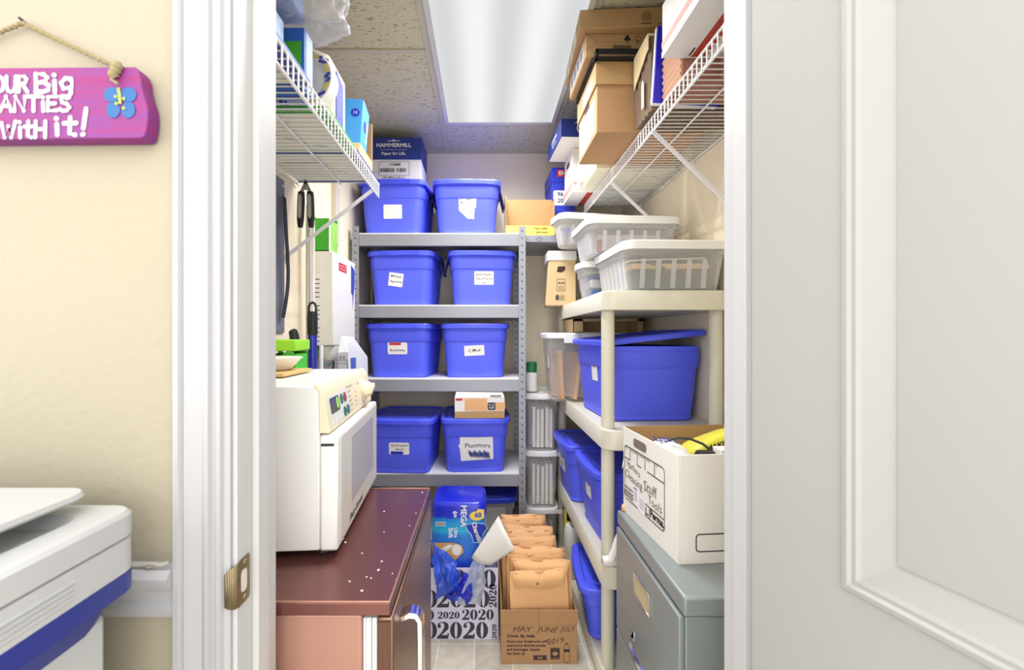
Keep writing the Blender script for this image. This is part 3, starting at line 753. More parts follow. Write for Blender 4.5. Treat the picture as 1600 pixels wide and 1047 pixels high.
pts = [(-0.168, 0.880, 0.700), (-0.150, 0.880, 0.707), (-0.136, 0.880, 0.705), (-0.129, 0.880, 0.694), (-0.128, 0.880, 0.66), (-0.128, 0.880, 0.42), (-0.129, 0.880, 0.386), (-0.136, 0.880, 0.375), (-0.150, 0.880, 0.373), (-0.168, 0.880, 0.380)]
rs = []
for i, p in enumerate(pts):
    a = V(pts[max(i-1, 0)]); c = V(pts[min(i+1, len(pts)-1)]); d = (c - a).normalized(); nrm = d.cross(V((0, 1, 0)))
    hw, ht = 0.016, 0.006
    rs.append([V(p) + V((0, sy * hw, 0)) + nrm * (sn * ht) for sy, sn in ((-1, -1), (-1, 1), (1, 1), (1, -1))])
b.rings(rs); b.build('handle', M_chrome, t, 0.002)
# crumbs
M_crumb = mat('white_crumb', (238, 236, 230), 0.9)
spots_px = [(536, 843), (540, 848), (600, 832), (596, 878), (591, 892), (580, 904), (573, 902), (546, 909), (565, 924), (600, 800), (566, 865), (650, 802), (619, 906), (613, 897), (640, 822), (660, 770)]
proto = None
for i, (px, py) in enumerate(spots_px):
    Y = (CAMZ - 0.7785) * FPX / (py - CY); x = (px - CX) / FPX * Y
    if proto is None:
        b = MB(); b.lathe([(0.0005, 0), (0.0022, 0.0006), (0.0019, 0.0016), (0.0003, 0.0021)], (0, 0, 0), 7); b.jitter(0.0008, 300, 2); proto = b.build('crumb', M_crumb, None, origin=(0, 0, 0)); o = proto
        tag(o, 'tiny white crumb lying on the dark bronze refrigerator top', 'crumb', 'crumbs on the refrigerator top')
    else: o = proto.copy(); col.objects.link(o)
    o.location = (x, Y, 0.7783); o.rotation_euler = (0, 0, i * 1.3); s = 0.7 + 0.7 * random.random(); o.scale = (s, s * (0.7 + 0.6 * random.random()), s)

# ------------------------------------------------------------------ microwave
t = thing('microwave', 'white microwave oven with cream control panel on top of the brown refrigerator', 'microwave', (-0.34, 0.951, 0.781), 4.23, local=True)
W, H, D = 0.494, 0.378, 0.335
b = MB(); sec = [(-D, 0.014), (-0.022, 0.014), (-0.022, H - 0.002), (-D, H)]
b.rings([[(x, y, z) for x, z in sec] for y in (0.002, W - 0.002)]); b.build('case', mat('microwave_white', (238, 238, 238), 0.3), t, 0.003)
sec = [(-0.022, 0.272), (0.0, 0.272), (0.0, 0.280), (-0.012, 0.352), (-0.018, 0.370), (-0.026, 0.3795), (-0.034, 0.3795), (-0.034, 0.372), (-0.024, 0.366)]
b = MB(); b.rings([[(x, y, z) for x, z in sec] for y in (0.0, W)]); pan = b.build('control_panel', M_cream, t, 0.002)
Fc = Fr((0.0, 0.0, 0.280), (0, 1, 0), (-0.012, 0, 0.072))
MB().poly(Fc, [(x + 0.115, y + 0.036) for x, y in rrect(0.185, 0.068, 0.004, 3)], 0.0004, 0.0004).build('button_field', mat('pale_grey_print', (228, 230, 226), 0.5), pan)
MB().poly(Fc, [(x + 0.070, y + 0.046) for x, y in rrect(0.076, 0.036, 0.004, 3)], 0.0010, 0.0006).build('display', mat('dark_display', (66, 68, 60), 0.2), pan)
dg = bpy.data.materials.new('green_digit'); dg.use_nodes = True; dg.node_tree.nodes['Principled BSDF'].inputs['Base Color'].default_value = (0.2, 0.6, 0.02, 1)
dg.node_tree.nodes['Principled BSDF'].inputs['Emission Color'].default_value = (0.30, 0.62, 0.04, 1); dg.node_tree.nodes['Principled BSDF'].inputs['Emission Strength'].default_value = 0.9
b = MB(); b.text('0', Fc.at(0.092, 0.046), 0.036, 0.0019, bold=0.0015); b.build('display_digit', dg, pan)
tealm = mat('teal_button', (58, 110, 108), 0.5); redm = mat('maroon_button', (150, 62, 66), 0.5)
for x, y, m in ((0.132, 0.050, tealm), (0.165, 0.050, redm), (0.146, 0.016, tealm), (0.178, 0.016, tealm)):
    b = MB(); b.ell(Fc, x, y, 0.0125, 0.0125, 0.001, 0.0016); b.build('button', m, pan)
b = MB()
for k in range(6):
    b.fbox(Fc, 0.196, 0.004 + 0.0125 * k, 0.201, 0.010 + 0.0125 * k, 0.0004, 0.0008)
    b.text(('START', 'POPCORN', 'DEFROST', 'REHEAT', 'POTATO', 'AUTO SENSOR')[k], Fc.at(0.206, 0.007 + 0.0125 * k), 0.0075, align='LEFT')
    if k < 4: b.fbox(Fc, 0.275 + 0.004 * k, 0.010 + 0.012 * k, 0.283 + 0.004 * k, 0.0125 + 0.012 * k, 0.0004, 0.0008)
for x, s in ((0.05, 'TIME'), (0.085, 'CLOCK'), (0.115, 'TIMER')): b.text(s, Fc.at(x, 0.012, 0, 90), 0.0085)
b.text('MORE', Fc.at(0.335, 0.066), 0.008).text('LESS', Fc.at(0.42, 0.012), 0.008)
b.build('lettering', mat('grey_ink', (112, 108, 98), 0.7), pan)
b = MB(); kc = Fc.p(0.395, 0.040, 0.0); A = Fc.n
b.lathe([(0.036, 0.0), (0.035, 0.003), (0.026, 0.006), (0.022, 0.022), (0.019, 0.026), (0.001, 0.027)], kc, 28, A)
F2 = Fr(kc + A * 0.006, (0, 1, 0), Fc.u)
b.fbox(F2.at(0, 0, 0, 12), -0.033, -0.007, 0.033, 0.007, 0.0, 0.026)
b.build('knob', M_cream, pan, 0.002)
b = MB(); b.box(-0.022, 0.0, 0.012, 0.018, W, 0.268); dr = b.build('door', mat('door_white', (240, 240, 240), 0.3), t, 0.006)
Fdr = rightf((0.018, 0, 0))
b = MB(); b.poly(Fdr, [(x + W/2 + 0.006, y + 0.141) for x, y in rrect(W - 0.034, 0.236, 0.006, 3)], 0.0002, 0.0012); fac = b.build('door_face', M_cream if False else mat('door_face_ivory', (226, 224, 210), 0.3), dr)
MB().poly(Fdr, [(0.125, 0.072), (0.415, 0.072), (0.415, 0.235), (0.125, 0.235)], 0.0015, 0.0004).build('window', mat('grey_door_window', (190, 188, 184), 0.3), dr)
MB().text('Sharp Carousel', Fdr.at(0.180, 0.040), 0.024, 0.0018, bold=0.0007, shear=0.2).build('lettering', mat('dark_grey_ink', (86, 84, 80), 0.6), dr)
MB().fbox(Fdr, 0.006, 0.245, 0.0075, 0.250, 0.0, 0.0004).box(-0.018, -0.0006, 0.244, 0.010, 0.0, 0.250).build('latch_mark', M_slot, dr)
for x, y in ((-0.02, 0.03), (-0.02, W - 0.10), (-0.30, 0.03), (-0.30, W - 0.10)):
    MB().lathe([(0.012, 0.0), (0.012, 0.014)], (x, y, 0.0), 12).build('foot', M_slot, t)
# transform note: local coordinates, so the frame of the case is turned with the oven

zt = 0.781 + 0.3795
# ------------------------------------------------------------------ things on the microwave
t = thing('wooden_board', 'thin pale wooden board lying on the microwave top', 'board', (-0.60, 1.20, zt))
MB().box(-0.665, 1.115, zt + 0.0005, -0.517, 1.30, zt + 0.010).build('board', mat('pale_wood', (214, 178, 116), 0.6, 0, 0.12, 10, 0, 60, (1, 8, 1)), t, 0.002)
t = thing('plastic_bowl', 'white translucent plastic bowl on the microwave beside the green caddy', 'bowl', (-0.606, 1.225, zt + 0.0105), local=True)
b = MB(); b.lathe([(0.001, 0), (0.052, 0), (0.058, 0.004), (0.080, 0.030), (0.086, 0.034), (0.086, 0.036), (0.078, 0.033), (0.056, 0.007), (0.001, 0.003)], (0, 0, 0), 32); b.build('bowl', M_cliplid, t)
t = thing('green_caddy', 'lime green plastic caddy with scalloped rim behind the white bowl', 'caddy', (-0.624, 1.378, zt), local=True)
b = MB()
x0, x1 = -0.055, 0.042
b.box(x0, -0.05, 0.0005, x1, 0.05, 0.006)
n = 12
for y in (-0.05, 0.046):
    vs = []; 
    for yy in (y, y + 0.004):
        for i in range(n + 1):
            xx = x0 + (x1 - x0) * i / n; vs += [(xx, yy, 0.004), (xx, yy, 0.050 + 0.012 * math.cos(i / n * 2 * math.pi * 1.2))]
    m_ = 2 * (n + 1); fs = []
    for i in range(n):
        a = 2 * i; fs += [(a, a+2, a+3, a+1), (m_+a, m_+a+1, m_+a+3, m_+a+2), (a+1, a+3, m_+a+3, m_+a+1)]
    b.add(vs, fs)
b.box(x0, -0.046, 0.004, x0 + 0.004, 0.046, 0.05).box(x1 - 0.004, -0.046, 0.004, x1, 0.046, 0.05)
b.build('body', M_green, t, 0.001)
b = MB(); b.box(x0 - 0.004, -0.056, 0.060, x1 + 0.006, 0.056, 0.095); b.build('rim', M_lime, t, 0.005)

# ------------------------------------------------------------------ left wall: equipment
t = thing('wall_cabinet', 'white wall-mounted equipment box with row of dark vent slots and red label', 'equipment box', (XL, 1.965, 1.2))
x0, x1, y0, y1, z0, z1 = XL + 0.001, -0.632, 1.81, 2.12, 1.225, 1.622
MB().box(x0, y0, z0, x1, y1, z1).build('case', mat('equipment_ivory', (232, 230, 222), 0.4), t, 0.004)
F = front((x0, y0, z0)); b = MB()
for k in range(15):
    if k in (4, 9): continue
    b.fbox(F, 0.012, 0.018 + 0.0185 * k, 0.031, 0.0215 + 0.0185 * k, 0.0002, 0.0006)
b.build('vent_slots', M_slot, t)
b = MB()
for k in range(6): b.fbox(F, 0.012, 0.305 + 0.0125 * k, 0.031, 0.306 + 0.0125 * k, 0.0002, 0.0006)
b.build('vent_lines', mat('pale_grey_line', (196, 194, 186), 0.6), t)
F = rightf((x1, y0, z0)); lb = MB().poly(F.at(0.125, 0.345), rc(0.105, 0.036), 0.0004, 0.0004).build('red_label', M_red, t)
b = MB()
for dy in (-0.007, 0.006): b.fbox(F.at(0.125, 0.345 + dy), -0.040, -0.002, 0.044, 0.002, 0.001, 0.0013)
b.build('label_text', mat('pale_red_print', (235, 170, 165), 0.6), lb)
MB().poly(F, [(0.245, 0.378), (0.300, 0.360), (0.300, 0.29), (0.282, 0.225), (0.268, 0.172), (0.268, 0.235), (0.245, 0.245)], 0.0004, 0.0004).build('blue_label', mat('blue_decal', (52, 70, 160), 0.5), t)
# small converter module and wires below
t = thing('converter_module', 'small pale plug-in module with green and black wires below the equipment box', 'module', (-0.66, 1.86, 1.16))
b = MB(); b.lathe([(0.001, 0), (0.034, 0.002), (0.038, 0.012), (0.040, 0.062), (0.001, 0.0635)], (-0.668, 1.86, 1.160), 20); b.build('body', mat('module_grey', (222, 220, 216), 0.4), t)
wb = mat('black_wire', (40, 42, 44), 0.5); wg = mat('green_wire', (58, 128, 84), 0.5)
MB().tube([(-0.700, 1.835, 1.222), (-0.695, 1.825, 1.19), (-0.680, 1.815, 1.14), (-0.676, 1.81, 1.05), (-0.68, 1.81, 0.9)], 0.006, 8).build('cable', wb, t)
MB().tube([(-0.706, 1.828, 1.222), (-0.690, 1.812, 1.185), (-0.672, 1.812, 1.155), (-0.655, 1.815, 1.143), (-0.640, 1.818, 1.150), (-0.632, 1.822, 1.166)], 0.0028, 8).build('wire', wg, t)
MB().tube([(-0.64, 1.83, 1.160), (-0.632, 1.82, 1.15), (-0.640, 1.82, 1.10), (-0.645, 1.82, 0.95)], 0.004, 8).build('cable', wb, t)
# green box on it
t = thing('green_box', 'bright green open box standing on top of the white equipment box', 'box', (-0.68, 1.865, 1.6225))
b = MB(); x0, x1, y0, y1, z0, z1 = -0.718, -0.648, 1.812, 1.912, 1.6228, 1.762
b.box(x0, y0, z0, x1, y0 + 0.003, z1 - 0.002).box(x0, y1 - 0.003, z0, x1, y1, z1 + 0.012).box(x0, y0, z0, x0 + 0.003, y1, z1 + 0.008).box(x0, y0, z0, x1, y1, z0 + 0.003)
b.build('body', mat('green_card', (62, 170, 34), 0.5), t)
MB().box(x1 - 0.003, y0 + 0.003, z0 + 0.003, x1, y1 - 0.003, z1 - 0.004).build('printed_side', mat('lime_floral_print', (150, 214, 80), 0.5, 0, 0.55, 45), t)
b = MB(); b.box(x1 - 0.002, y0 - 0.001, z0, x1 + 0.0012, y0 + 0.012, z1 - 0.006); b.build('white_corner', M_paper, t)
# conduit and bell wire
t = thing('conduit', 'beige vertical cable raceway running up the left wall to the ceiling', 'conduit', (XL, 2.06, 2.0))
b = MB(); b.box(XL + 0.0005, 2.04, 1.70, XL + 0.022, 2.075, ZC - 0.013).box(XL + 0.0005, 2.085, 1.70, XL + 0.016, 2.105, ZC - 0.013)
for k in range(24): b.box(XL + 0.016, 2.088, 1.72 + 0.012 * k, XL + 0.0175, 2.102, 1.724 + 0.012 * k)
b.build('channel', mat('raceway_beige', (214, 206, 190), 0.5), t, 0.001)
tag(MB().tube([(XL + 0.012, 2.03, 1.81), (XL + 0.012, 1.98, 1.80), (XL + 0.014, 1.945, 1.79), (XL + 0.010, 1.925, 1.74), (XL + 0.008, 1.922, 1.69), (XL + 0.012, 1.93, 1.65)], 0.003, 8).build('wire', mat('grey_wire', (176, 170, 158), 0.5), origin=(XL, 1.95, 1.7)), 'grey wire looping from the raceway down behind the green box', 'wire')

# grey steel rail with a hanging black strap
t = thing('wall_rail', 'grey steel strip with long black strap screwed to the left wall by the door', 'rail', (XL, 1.50, 1.5))
MB().box(XL + 0.0005, 1.43, 1.278, XL + 0.006, 1.548, 1.822).build('plate', mat('slate_grey_steel', (128, 130, 132), 0.4, 0.3), t, 0.001)
b = MB(); n = 26; rs = []
for i in range(n + 1):
    z = 1.330 + (1.755 - 1.330) * i / n; o = 0.010 + 0.010 * math.sin(math.pi * i / n) ; y = 1.520 + 0.016 * math.sin(i / n * 2 * math.pi - 0.6) * (1 - i / n)
    rs.append([(XL + 0.006 + o, y - 0.010, z), (XL + 0.006 + o, y + 0.010, z), (XL + 0.010 + o, y + 0.010, z), (XL + 0.010 + o, y - 0.010, z)])
b.rings(rs); b.build('strap', mat('black_webbing', (48, 48, 54), 0.8), t)
for z in (1.30, 1.80): MB().lathe([(0.006, 0), (0.005, 0.003), (0.001, 0.004)], (XL + 0.006, 1.535, z), 12, (1, 0, 0)).build('screw', M_chrome, t)

# broom pole
t = thing('broom_handle', 'tall silver pole leaning upright in the gap behind the refrigerator', 'pole', (-0.692, 1.70, 0))
MB().tube([(-0.690, 1.70, 0.0), (-0.692, 1.70, 1.78)], 0.0085, 12).build('pole', mat('brushed_aluminium', (196, 194, 188), 0.3, 0.8), t)
t = thing('mop_pole', 'slim white pole standing right of the silver pole behind the refrigerator', 'pole', (-0.664, 1.69, 0))
MB().tube([(-0.668, 1.69, 0.0), (-0.668, 1.69, 1.72)], 0.007, 12).build('pole', M_white, t)
# hanging loppers
t = thing('garden_shears', 'pair of black and grey handled shears hanging from the left wire shelf', 'shears', (-0.685, 1.62, 1.84))
for i, x in enumerate((-0.676, -0.643)):
    b = MB(); prof = [(0.82, 1.800), (0.95, 1.786), (1, 1.76), (0.95, 1.70), (0.72, 1.674), (0.62, 1.668)]
    rs = [[(x + px * s + 0.004 * (i * 2 - 1) * (1.8 - z) / 0.13, 1.600 + py * s, z) for px, py in rrect(0.026, 0.020, 0.008, 4)] for s, z in prof]
    b.rings(rs); h = b.build('handle', M_black, t)
    rs = [[(x + 0.003 * (i * 2 - 1) * (1.8 - z) / 0.13 + px * s, 1.5895 + py, z) for px, py in ((-0.0065, -0.0015), (0.0065, -0.0015), (0.0065, 0.001), (-0.0065, 0.001))] for s, z in ((0.5, 1.788), (1, 1.778), (1, 1.715), (0.5, 1.700))]
    b = MB(); b.rings(rs); b.build('grip_inset', mat('grip_grey', (176, 172, 164), 0.5), h)
b = MB(); b.bar((-0.676, 1.6, 1.798), (-0.655, 1.6, 1.842), 0.012, 0.006, (0, 1, 0)).bar((-0.643, 1.6, 1.798), (-0.664, 1.6, 1.842), 0.012, 0.006, (0, 1, 0)); b.lathe([(0.010, -0.006), (0.010, 0.006)], (-0.660, 1.6, 1.818), 14, (0, 1, 0))
b.build('jaw', mat('tool_steel', (168, 168, 170), 0.3, 0.9), t, 0.001)
# tall tools standing between microwave and wall
t = thing('duster_handle', 'blue tube handle with black hanging loop standing behind the microwave', 'tool', (-0.592, 1.50, 0))
x, y = -0.600, 1.512
MB().tube([(x, y, 0), (x, y, 1.272)], 0.0155, 16).build('tube', mat('metallic_blue', (52, 62, 170), 0.25, 0.3), t)
b = MB(); rs = []
for z, s in ((1.268, 1.0), (1.275, 1.08), (1.33, 1.1), (1.352, 1.0)): rs.append([(x + px * s, y + py * s, z) for px, py in rrect(0.030, 0.030, 0.012, 4)])
b.rings(rs); b.tube([(x - 0.0125, y, 1.350), (x - 0.0125, y, 1.368), (x - 0.008, y, 1.380), (x, y, 1.384), (x + 0.008, y, 1.380), (x + 0.0125, y, 1.368), (x + 0.0125, y, 1.350)], 0.0045, 8)
b.build('grip', M_black, t)
t = thing('squeegee_handle', 'black and grey tool handle standing left of the blue tube handle', 'tool', (-0.630, 1.48, 0))
x, y = -0.634, 1.47
MB().tube([(x, y, 0), (x, y, 1.21)], 0.0105, 12).build('shaft', mat('dark_grey_shaft', (112, 112, 116), 0.4), t)
b = MB(); b.tube([(x - 0.005, y, 1.205), (x - 0.008, y, 1.24), (x - 0.012, y, 1.27), (x - 0.016, y, 1.284), (x - 0.018, y, 1.288)], [0.014, 0.0155, 0.0155, 0.014, 0.009], 12); b.build('grip', M_black, t)
t = thing('dowel', 'short white rod standing right of the blue tube handle', 'tool', (-0.57, 1.53, 0))
MB().tube([(-0.576, 1.53, 0), (-0.576, 1.53, 1.233)], 0.007, 10).build('rod', M_white, t)

# flat whiteboard carton leaning behind the microwave
t = thing('board_carton', 'tall white carton with blue lettering leaning behind the microwave by the steel shelf', 'box', (-0.54, 1.90, 0))
b = MB(); b.rings([[(-0.575, 1.70, 0.0), (-0.50, 1.70, 0.0), (-0.50, 1.96, 0.0), (-0.575, 1.96, 0.0)], [(-0.575, 1.70, 1.200), (-0.533, 1.70, 1.205), (-0.527, 1.96, 1.17), (-0.565, 1.96, 1.17)], [(-0.592, 1.78, 1.262), (-0.580, 1.78, 1.268), (-0.574, 1.90, 1.262), (-0.586, 1.90, 1.262)]])
b.build('body', mat('white_carton', (206, 207, 214), 0.6), t, 0.002)
F = front((-0.554, 1.6993, 1.14)); b = MB(); b.rect_line(F, -0.022, -0.10, 0.018, 0.032, 0.004, 0.0025).strip(F, [(-0.022, 0.018), (0.018, 0.018)], 0.002)
for x in (-0.010, 0.004): b.ell(F, x, 0.042, 0.004, 0.005, 0.0006)
b.build('line_drawing', mat('grey_print', (120, 120, 132), 0.7), t)
F = Fr((-0.5325, 1.702, 1.20), (0.006, 0.26, 0.0), (-0.03, 0, 1.205)); b = MB()
b.poly(F, [(0.02, -0.066), (0.085, -0.066), (0.085, -0.022), (0.02, -0.022)], 0.0004, 0.0004)
b.build('blue_square', mat('carton_blue', (74, 100, 190), 0.6), t)
b = MB(); b.text('GLASS', F.at(0.105, -0.088), 0.034, bold=0.0005).text('DRY-ERASE', F.at(0.115, -0.115), 0.022).text('BOARD', F.at(0.10, -0.142), 0.032, bold=0.0005)
b.build('lettering', mat('carton_blue', (74, 100, 190), 0.6), t)

# ------------------------------------------------------------------ wire shelves
def wire_shelf(name, label, wallx, frontx, y0, y1, z, braces, tilt=0.0):
    s = 1 if frontx > wallx else -1
    t = thing(name, label, 'shelf', ((wallx + frontx) / 2, (y0 + y1) / 2, z))
    n = int((y1 - y0) / 0.0254); b = MB(); r = 0.0021
    for k in range(n + 1):
        y = y0 + k * 0.0254
        b.tube([(wallx + s * 0.006, y, z), (frontx - s * 0.004, y, z), (frontx, y, z - 0.004)], r, 6)
    b.build('wire_deck', M_wire, t)
    b = MB()
    for k in range(n + 1):
        y = y0 + k * 0.0254
        b.tube([(frontx, y, z - 0.004), (frontx, y, z - 0.050)], r, 6)
    b.tube([(frontx - s*0.003, y0 - 0.01, z - 0.0035), (frontx - s*0.003, y1 + 0.005, z - 0.0035)], 0.0032, 8).tube([(frontx - s*0.004, y0 - 0.01, z - 0.050), (frontx - s*0.004, y1 + 0.005, z - 0.050)], 0.0036, 8)
    b.build('front_lip', M_wire, t)
    b = MB()
    for x in (wallx + s * 0.010, (wallx * 0.45 + frontx * 0.55)): b.tube([(x, y0 - 0.01, z - 0.006), (x, y1 + 0.005, z - 0.006)], 0.0032, 8)
    b.tube([(frontx - s * 0.035, y0 - 0.01, z - 0.006), (frontx - s * 0.035, y1 + 0.005, z - 0.006)], 0.0028, 8)
    b.build('support_rod', M_wire, t)
    for yb, zw in braces:
        b = MB(); b.bar((frontx - s * 0.006, yb, z - 0.052), (wallx + s * 0.004, yb, zw), 0.012, 0.006, (0, 1, 0))
        b.box(min(wallx + s * 0.0006, wallx + s * 0.004), yb - 0.008, zw - 0.028, max(wallx + s * 0.0006, wallx + s * 0.004), yb + 0.008, zw + 0.006)
        b.build('brace', M_wire, t)
    for k in range(int((y1 - y0) / 0.3) + 1):
        y = y0 + 0.08 + 0.3 * k
        if y < y1:
            b = MB(); xa, xb = sorted((wallx + s * 0.0006, wallx + s * 0.016)); b.box(xa, y - 0.006, z - 0.016, xb, y + 0.006, z - 0.001); b.build('wall_clip', M_wire, t)
    return t
ZL, ZR = 1.85, 2.0
wire_shelf('wire_shelf', 'white wire shelf on the left closet wall, above the microwave', XL, -0.400, 0.83, 1.655, ZL, [(1.575, 1.56)])
wire_shelf('wire_shelf', 'long white wire shelf on the right closet wall, loaded with cartons', XR, 0.560, 0.83, 2.42, ZR, [(1.443, 1.655), (1.919, 1.655)])

# ------------------------------------------------------------------ load of the left wire shelf
zl = ZL + 0.0028
M_gb = mat('white_underside_card', (228, 226, 214), 0.7, 0, 0.04, 8)
def flat_pack(label, y0, y1, h, mside, stripe):
    t = thing('flat_carton', label, 'box', (-0.56, (y0+y1)/2, zl))
    MB().box(-0.705, y0, zl, -0.408, y1, zl + h).build('body', M_gb, t, 0.002)
    b = MB()
    b.box(-0.4085, y0 + 0.002, zl + 0.001, -0.4072, y1 - 0.002, zl + h - 0.002)
    b.box(-0.704, y0 - 0.0008, zl + 0.001, -0.409, y0 + 0.0004, zl + h - 0.002)
    b.box(-0.445, y0 + 0.003, zl - 0.0005, -0.409, y1 - 0.003, zl + 0.0004)
    b.box(-0.704, y0 + 0.001, zl - 0.0005, -0.445, y0 + 0.014, zl + 0.0004).box(-0.704, y1 - 0.014, zl - 0.0005, -0.445, y1 - 0.001, zl + 0.0004)
    b.build('printed_border', mside, t)
    b = MB(); F = Fr((-0.58, (y0+y1)/2, zl), (1, 0, 0), (0, -1, 0))
    if stripe:
        b.strip(F, [(-0.02, 0.09), (-0.06, 0.02), (0.05, -0.07), (0.10, -0.09)], 0.003).strip(F, [(-0.06, 0.02), (-0.11, 0.09)], 0.002)
    else: b.strip(F, [(-0.10, 0.05), (0.02, 0.055), (0.10, -0.07)], 0.003)
    b.build('print', mat('grey_print', (120, 120, 132), 0.7), t)
    return t
flat_pack('flat white carton with green borders lying in the middle of the left wire shelf', 1.125, 1.375, 0.016, mat('green_print', (64, 158, 40), 0.55), True)
flat_pack('flat white carton with navy borders at the far end of the left wire shelf', 1.382, 1.645, 0.016, mat('navy_print', (44, 54, 140), 0.55), False)
flat_pack('flat carton with blue borders nearest the door on the left wire shelf', 0.84, 1.015, 0.016, mat('blue_print', (52, 84, 176), 0.55), False)
# upright boxes near the door
t = thing('folder_box', 'upright green and blue stationery box on the left wire shelf under the clear bag', 'box', (-0.50, 1.07, zl))
b = MB(); b.box(-0.70, 1.022, zl + 0.0, -0.425, 1.072, zl + 0.145); b.build('body', mat('blue_green_box', (40, 92, 176), 0.5), t, 0.002)
F = front((-0.56, 1.022, zl)); b = MB(); b.poly(F, [(0.055, 0.004), (0.128, 0.004), (0.128, 0.112), (0.055, 0.112)], 0.0004, 0.0004); b.build('green_panel', mat('green_print', (64, 158, 40), 0.55), t)
F = rightf((-0.425, 1.022, zl)); b = MB(); b.poly(F, [(0.010, 0.004), (0.048, 0.004), (0.048, 0.143), (0.010, 0.143)], 0.0004, 0.0004); b.build('pale_blue_panel', mat('pale_blue_print', (160, 192, 236), 0.55), t)
t = thing('paper_ream', 'pale blue wrapped paper ream standing on the flat carton nearest the door', 'paper', (-0.55, 0.93, zl + 0.0165))
MB().box(-0.69, 0.87, zl + 0.0168, -0.455, 0.985, zl + 0.130).build('wrapper', mat('ream_blue', (150, 180, 226), 0.4), t, 0.004)
# paper plates: stack on edge, flower rim
yp = 1.185
t = thing('paper_plates', 'stack of white paper plates with blue and yellow flower rim standing on edge', 'plates', (-0.51, yp, zl + 0.0165))
b = MB(); C = V((-0.500, yp, zl + 0.0165 + 0.0935)); ax = V((0.10, 1, -0.16)).normalized()
b.lathe([(0.001, 0.0), (0.063, 0.0), (0.070, -0.006), (0.090, -0.012), (0.092, -0.010), (0.092, 0.028), (0.068, 0.034), (0.001, 0.034)], C, 48, ax)
b.build('plates', mat('plate_white', (240, 238, 232), 0.6), t)
rt = V((1, 0, 0)); rt = (rt - ax * rt.dot(ax)).normalized(); up = -ax.cross(rt) if (-ax.cross(rt)).z > 0 else ax.cross(rt)
Fp_ = Fr(C - ax * 0.0095, rt, up)
for nm, m, off in (('blue_flowers', mat('plate_blue', (70, 80, 170), 0.6), 0.0), ('yellow_flowers', mat('plate_yellow', (226, 208, 110), 0.6), 0.5)):
    b = MB()
    for k in range(9):
        a = 2 * math.pi * (k + off) / 9
        for j in range(4):
            aa = a + (j - 1.5) * 0.09; rr = 0.080 + 0.005 * math.sin(j * 2.2 + k)
            b.ell(Fp_, rr * math.cos(aa), rr * math.sin(aa), 0.006, 0.0055, 0.0018 + 0.0002 * j, 0, 8)
    b.build(nm, m, t)
# wrapped packs behind plates
zb = zl + 0.0165
t = thing('paper_bag_pack', 'cream wrapped packet with royal blue face standing behind the paper plates', 'packet', (-0.52, 1.36, zb))
b = MB(); rs = []
for z, s, o in ((zl + 0.0165, 1, 0), (zl + 0.20, 1, 0.0), (zl + 0.235, 0.94, -0.012), (zl + 0.255, 0.72, -0.035)):
    rs.append([(-0.545 + px * s + o, 1.31 + py * (0.9 + 0.1 * s), z) for px, py in rrect(0.222, 0.115, 0.02, 4)])
b.rings(rs); b.build('wrapper', mat('cream_wrap', (236, 228, 200), 0.45, 0, 0.03, 6, 0.3, 30), t)
F = front((-0.50, 1.2515, zl + 0.02)); MB().poly(F, [(-0.02, 0), (0.050, 0), (0.050, 0.195), (0.030, 0.205), (-0.02, 0.205)], 0.0004, 0.0012).build('blue_face', M_royal, t)
F = rightf((-0.4335, 1.2575, zl + 0.02)); MB().poly(F, [(0.01, 0), (0.07, 0), (0.07, 0.16), (0.01, 0.175)], 0.0004, 0.0008).build('blue_side', M_royal, t)
t = thing('light_blue_box', 'small light blue box with round logo, tilted on the left wire shelf', 'box', (-0.456, 1.525, zb + 0.050), rz=0, local=True, rot=(R(-4), R(4), R(4)))
MB().box(-0.055, -0.045, 0.0, 0.028, 0.055, 0.165).build('body', M_sky, t, 0.003)
F = rightf((0.028, -0.045, 0)); b = MB(); F0 = front((0.0, -0.045, 0))
b.ell(F0, 0.002, 0.115, 0.015, 0.015, 0.0005, 0.0004).ell(F, 0.045, 0.09, 0.02, 0.02, 0.0005, 0.0004); b.build('logo', M_royal, t)
b = MB(); b.text('BAGS', F.at(0.075, 0.08, 0, 90), 0.03, bold=0.0006).text('10', F0.at(0.002, 0.115), 0.016, 0.0012); b.build('lettering', mat('pale_lettering', (232, 240, 250), 0.6), t)
t = thing('cardboard_sheet', 'brown cardboard piece standing behind the light blue box on the left wire shelf', 'cardboard', (-0.5, 1.62, zb))
t3 = thing('kraft_packet', 'low kraft packet under the light blue box on the left wire shelf', 'packet', (-0.53, 1.53, zb))
MB().box(-0.66, 1.445, zb + 0.0003, -0.415, 1.605, zb + 0.045).build('packet', M_kraft3, t3, 0.003)
MB().box(-0.66, 1.612, zb + 0.0005, -0.418, 1.622, zb + 0.19).build('sheet', M_kraft2, t)
# big clear bag of bags
b = MB(); rs = []
cx, cy = -0.535, 1.08
key = ((2.012, 0.20, 0.06), (2.002, 0.30, 0.13), (2.018, 0.36, 0.17), (2.065, 0.375, 0.19), (2.13, 0.37, 0.19), (2.20, 0.355, 0.18), (2.26, 0.30, 0.14), (2.28, 0.18, 0.07))
for i in range(len(key) - 1):
    for j in range(5 if i < len(key) - 2 else 6):
        u = j / 5; z, w, d = (key[i][q] * (1 - u) + key[i+1][q] * u for q in range(3))
        rs.append([(cx + x, cy + y, z + 0.13 * (0.19 + x)) for x, y in rrect(w, d, min(w, d) * 0.35, 7, 0.004)])
b.rings(rs); b.jitter(0.020, 14, 3); b.jitter(0.009, 36, 5)
for i, p in enumerate(b.v):                       # sharp creases
    c = abs(noise.noise(p * 22)) + abs(noise.noise(p * 47)) * 0.5
    b.v[i] = p + (p - V((cx, cy, 2.14))).normalized() * (c - 0.25) * 0.030
